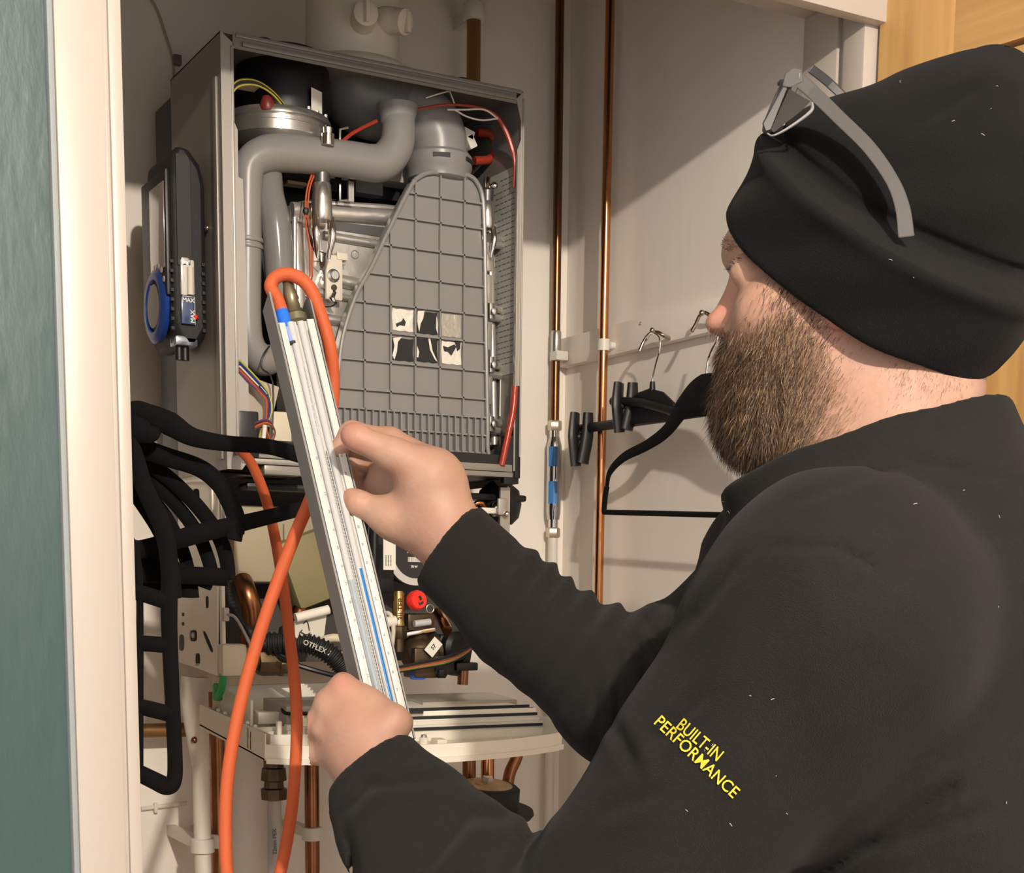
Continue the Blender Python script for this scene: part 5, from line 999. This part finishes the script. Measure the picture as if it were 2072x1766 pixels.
def post_j(X, d):
    m = np.abs(d) < .06
    if not m.any(): return d
    Xm = X[m]; dm = d[m]; z_ = Xm[..., 2]
    x = Xm[..., 0] / z_ * F + CX; y = Xm[..., 1] / z_ * F + CY
    nearside = z_ < 1.24
    f = dm.copy()
    for a, b, amp, w__ in [((1640, 1790), (1930, 1590), .009, 16), ((1490, 1140), (1400, 1260), .005, 14), ((1330, 1500), (1430, 1400), .005, 14), ((1290, 1560), (1250, 1480), .005, 13), ((1560, 1105), (1700, 1110), .0035, 9), ((1700, 1110), (1790, 1160), .0035, 9), ((1750, 1720), (2000, 1640), .004, 16), ((1620, 1012), (1850, 930), .0026, 10), ((1850, 930), (2035, 968), .0026, 10),
                           ((1230, 1640), (1340, 1600), .004, 16)]:
        f = np.where(nearside, fold(Xm, f, a, b, amp, w__), f)
    # sleeve folds near the cuff of the near arm
    for a, b, amp, w__ in [((700, 1640), (745, 1590), .005, 11), ((745, 1590), (850, 1580), .005, 11), ((705, 1690), (720, 1766), .006, 12), ((850, 1766), (950, 1650), .006, 14), ((950, 1650), (1010, 1655), .006, 14), ((1040, 1766), (1090, 1650), .007, 15)]:
        f = np.where(z_ < 1.34, fold(Xm, f, a, b, amp, w__), f)
    # far sleeve: ruffled upper edge, folds at the elbow
    tt = (x - 960) * .80 + (y - 1040) * .60; ff = (z_ > 1.2) & (x > 900) & (x < 1420) & (y < 1480)
    f = np.where(ff, f + .0042 * np.sin(tt * .125 + .6 * np.sin(tt * .03)) * np.clip((tt - 90) / 60, 0, 1) * np.clip((430 - tt) / 60, 0, 1) * np.clip((1310 - y + (x - 1180) * .5) / 90, .15, 1), f)
    for a, b, amp, w__ in [((1285, 1290), (1330, 1440), .007, 9), ((1245, 1330), (1255, 1480), .006, 9), ((1205, 1400), (1210, 1490), .005, 9), ((1310, 1260), (1350, 1330), .006, 9)]:
        f = np.where(z_ > 1.15, fold(Xm, f, a, b, amp, w__), f)
    f = f + .0012 * np.sin(x * .021 + y * .013) * np.sin(y * .019 - x * .008)
    d = d.copy(); d[m] = f; return d
Vj, Qj = surf(jk2, .0042, [-.16, -.36, .88], [.62, .75, 1.60], post_j)
Vj = smooth_v(Vj, Qj, 3, .45)
jacket = mesh_np('fleece_jacket', k2w(Vj), Qj, FLE, pr)
# trousers and boots below the frame
FL = lambda x, y, z: (np.array([x, y, z]) - C) @ R
hips = k2w(K(1820, 2350, 1.24)[None])[0]; hz = hips[2]
tw = [cap(FL(hips[0] - .09, hips[1] - .02, hz + .06), FL(hips[0] + .09, hips[1] + .02, hz + .06), .13, .13, .05)]
for s_ in (-1, 1):
    tw += [cap(FL(hips[0] + s_ * .09, hips[1] - s_ * .02, hz), FL(hips[0] + s_ * .11, hips[1] + .02, .50), .095, .068, .03), cap(FL(hips[0] + s_ * .11, hips[1] + .02, .50), FL(hips[0] + s_ * .12, hips[1] - .02, .09), .07, .055, .03)]
Vt, Qt = surf(tw, .012, FL(hips[0], hips[1], hz)[None].min(0) - [.45, .35, .5], FL(hips[0], hips[1], 0) + [.45, .35, .5])
mesh_np('trousers', k2w(Vt), Qt, mat('dark_work_trousers', (.03, .032, .038), .8, bump=.4, bscale=200), pr)
for s_ in (-1, 1):
    mb = MB(); bx_, by_ = hips[0] + s_ * .12, hips[1] - .02
    mb.lathe((bx_, by_, 0), (0, 0, 1), [(.062, 0), (.066, .02), (.06, .09), (.058, .13)], 16); mb.tube([(bx_, by_, .045), (bx_ - .06, by_ + .07, .045), (bx_ - .11, by_ + .13, .035)], [.045, .048, .034], 14, 3); mb.build('boot', mat('black_leather', (.012, .011, .010), .4), pr)

# ------------------------------------------------------------------ yellow lettering on the sleeve
from mathutils.bvhtree import BVHTree
bvh = BVHTree.FromPolygons([Vector(v) for v in k2w(Vj).tolist()], Qj.tolist())
def sleeve_text(txt, a, b, hpx, name):
    vs, fs = text_geo(txt, 1.0, .0, .008); vs = np.array(vs); x0_, x1_ = vs[:, 0].min(), vs[:, 0].max(); y0_, y1_ = vs[:, 1].min(), vs[:, 1].max()
    a = np.array(a, float); b = np.array(b, float); u = (b - a); v = np.array([u[1], -u[0]]); v = v / np.linalg.norm(v) * hpx
    out = []; ce = Vector(C)
    for p in vs:
        q_ = a + u * (p[0] - x0_) / (x1_ - x0_) + v * (p[1] - y0_) / (y1_ - y0_); dr = Vector(ray(*q_)).normalized(); h = bvh.ray_cast(ce, dr)
        out.append(np.array(h[0] - dr * .0012) if h[0] else D(*q_, 1.0))
    back = [p + np.array(ray(1400, 1500)) / np.linalg.norm(ray(1400, 1500)) * .0016 for p in out]; n_ = len(out)
    mb = MB(); mb.add(out + back, fs + [tuple(n_ + i for i in reversed(f)) for f in fs])
    return mb.build(name, mat('yellow_embroidery', (.86, .66, .04), .6, bump=.8, bscale=900), pr, smooth=False)
sleeve_text('BUILT-IN', (1367, 1472), (1449, 1541), 26, 'sleeve_lettering'); sleeve_text('PERFORMANCE', (1322, 1464), (1482, 1616), 25, 'sleeve_lettering')
# lint caught on the fleece
bvh2 = BVHTree.FromPolygons([Vector(v) for v in k2w(Vh).tolist()], Qh.tolist()); mb = MB(); rl_ = random.Random(5)
for i in range(26):
    q_ = (rl_.uniform(1500, 2060), rl_.uniform(160, 700)) if i < 9 else (rl_.uniform(1350, 2060), rl_.uniform(980, 1700)); dr = Vector(ray(*q_)).normalized(); h = (bvh2 if i < 9 else bvh).ray_cast(Vector(C), dr)
    if h[0]:
        p = np.array(h[0] + h[1] * .0006 * (1 if h[1].dot(dr) < 0 else -1)); e_ = np.array([rl_.uniform(-1, 1) for _ in range(3)]) * .0011; mb.tube([p - e_, p + np.array([0, 0, .0003]), p + e_], .00022, 4, 2)
mb.build('lint', mat('lint_grey', (.45, .44, .42), .8), pr, kind='stuff')
# ------------------------------------------------------------------ safety glasses pushed up on the beanie
gl = thing('sunglasses', 'grey framed sunglasses pushed up on the front of the black beanie', 'glasses', k2w(K(1640, 250, 1.1)[None])[0])
GF = mat('glasses_grey', (.075, .072, .069), .6, spec=.25); GD = mat('glasses_dark', (.03, .03, .032), .2)
dn_, df_ = d0 - .088, d0 + .055
def kk_(px, py, d): return k2w(K(px, py, d)[None])[0]
def strap(pts, hh, th, d, name, m_, parent=gl):          # flat temple arm following places of the photo
    Pc = catmull([np.array([*p, 0.]) for p in pts], 6); vs = []; n_ = len(Pc)
    for i, p in enumerate(Pc):
        t = Pc[min(i + 1, n_ - 1)] - Pc[max(i - 1, 0)]; t /= np.linalg.norm(t); nn = np.array([-t[1], t[0]]); h_ = np.interp(i / (n_ - 1), np.linspace(0, 1, len(hh)), hh); d_ = np.interp(i / (n_ - 1), np.linspace(0, 1, len(d)), d)
        for s_, z_ in ((-1, 0), (1, 0), (1, th), (-1, th)): vs.append(kk_(p[0] + nn[0] * h_ * s_, p[1] + nn[1] * h_ * s_, d_ + z_))
    fs = [(i * 4 + k_, i * 4 + (k_ + 1) % 4, (i + 1) * 4 + (k_ + 1) % 4, (i + 1) * 4 + k_) for i in range(n_ - 1) for k_ in range(4)] + [(3, 2, 1, 0), ((n_ - 1) * 4, (n_ - 1) * 4 + 1, (n_ - 1) * 4 + 2, (n_ - 1) * 4 + 3)]
    return MB().add(vs, fs).build(name, m_, parent, smooth=False, bevel=.001)
strap([(1600, 148), (1640, 182), (1700, 240), (1760, 300), (1805, 365), (1826, 420), (1834, 480)], [15, 15, 14.5, 14.5, 14, 15.5, 17], .003, [dn_ + .006, dn_ + .003, dn_ - .006, dn_ - .014, dn_ - .020, dn_ - .022, dn_ - .022], 'temple', GF)
strap([(1640, 138), (1680, 170), (1740, 230), (1800, 300)], [10, 10, 9, 8], .003, [df_ + .02, df_ + .03, df_ + .035, df_ + .04], 'temple', GD)
def lens(pts, dd, name, m_, th=.0022):
    a = [kk_(*p, dd) for p in pts]; return MB().plate(a, np.array(kk_(1600, 200, dd + th)) - kk_(1600, 200, dd)).build(name, m_, gl, bevel=.0007)
# the front: seen almost edge-on from its left end; rim loops in depth
def rimloop(dc, wd, m_):
    pts = []
    for i in range(24):
        a = 2 * PI * i / 24; ca = math.copysign(abs(math.cos(a)) ** .7, math.cos(a)); sa = math.copysign(abs(math.sin(a)) ** .7, math.sin(a))
        # up the front of the frame: from (1560,262) low to (1602,150) high
        px_ = 1581 + 24 * sa + 17 * ca * (-1); py_ = 208 - 56 * sa + 8 * ca
        pts.append(kk_(px_, py_, dc + wd * ca))
    return pts
LENSM = mat('smoked_lens', (.018, .016, .015), .12, spec=.25)
for dc in (dn_ + .034, dn_ + .098):
    lp = rimloop(dc, .029, GF); MB().tube(lp + [lp[0]], .0024, 8, 2).build('rim', GD if dc > 1.1 else GF, gl); MB().plate(lp, np.array([.0008, -.0012, 0])).build('lens', LENSM, gl)
MB().tube([kk_(1588, 170, dn_ + .062), kk_(1580, 168, dn_ + .066), kk_(1588, 170, dn_ + .072)], .003, 8, 3).build('bridge', GD, gl)
MB().plate([kk_(*p, dn_ + .004) for p in [(1588, 148), (1604, 136), (1622, 140), (1628, 165), (1600, 178), (1582, 175)]], np.array(kk_(1600, 200, dn_ + .007)) - kk_(1600, 200, dn_ + .004)).build('hinge_corner', GF, gl, bevel=.001)
MB().plate([kk_(*p, dn_ + .003) for p in [(1584, 172), (1594, 176), (1560, 262), (1548, 266), (1542, 250)]], np.array(kk_(1600, 200, dn_ + .006)) - kk_(1600, 200, dn_ + .003)).build('side_rim', GD, gl, bevel=.001)
MB().plate([kk_(*p, dn_ + .002) for p in [(1597, 180), (1640, 205), (1622, 224), (1588, 250), (1566, 268), (1560, 262)]], np.array(kk_(1600, 200, dn_ + .0032)) - kk_(1600, 200, dn_ + .002)).build('side_shield', LENSM, gl)
MB().tube([kk_(*p, dn_ + .001) for p in [(1643, 208), (1640, 226), (1600, 256), (1566, 274), (1552, 270)]], [.0014, .0026, .0020, .0014, .001], 8, 4, flat=.5).build('pale_rim', mat('rim_pale', (.3, .3, .3), .5), gl)
MB().obox(kk_(1617, 160, dn_ + .0045), (.0004, .0004, .004), None).build('hinge_pin', CHROME, gl)
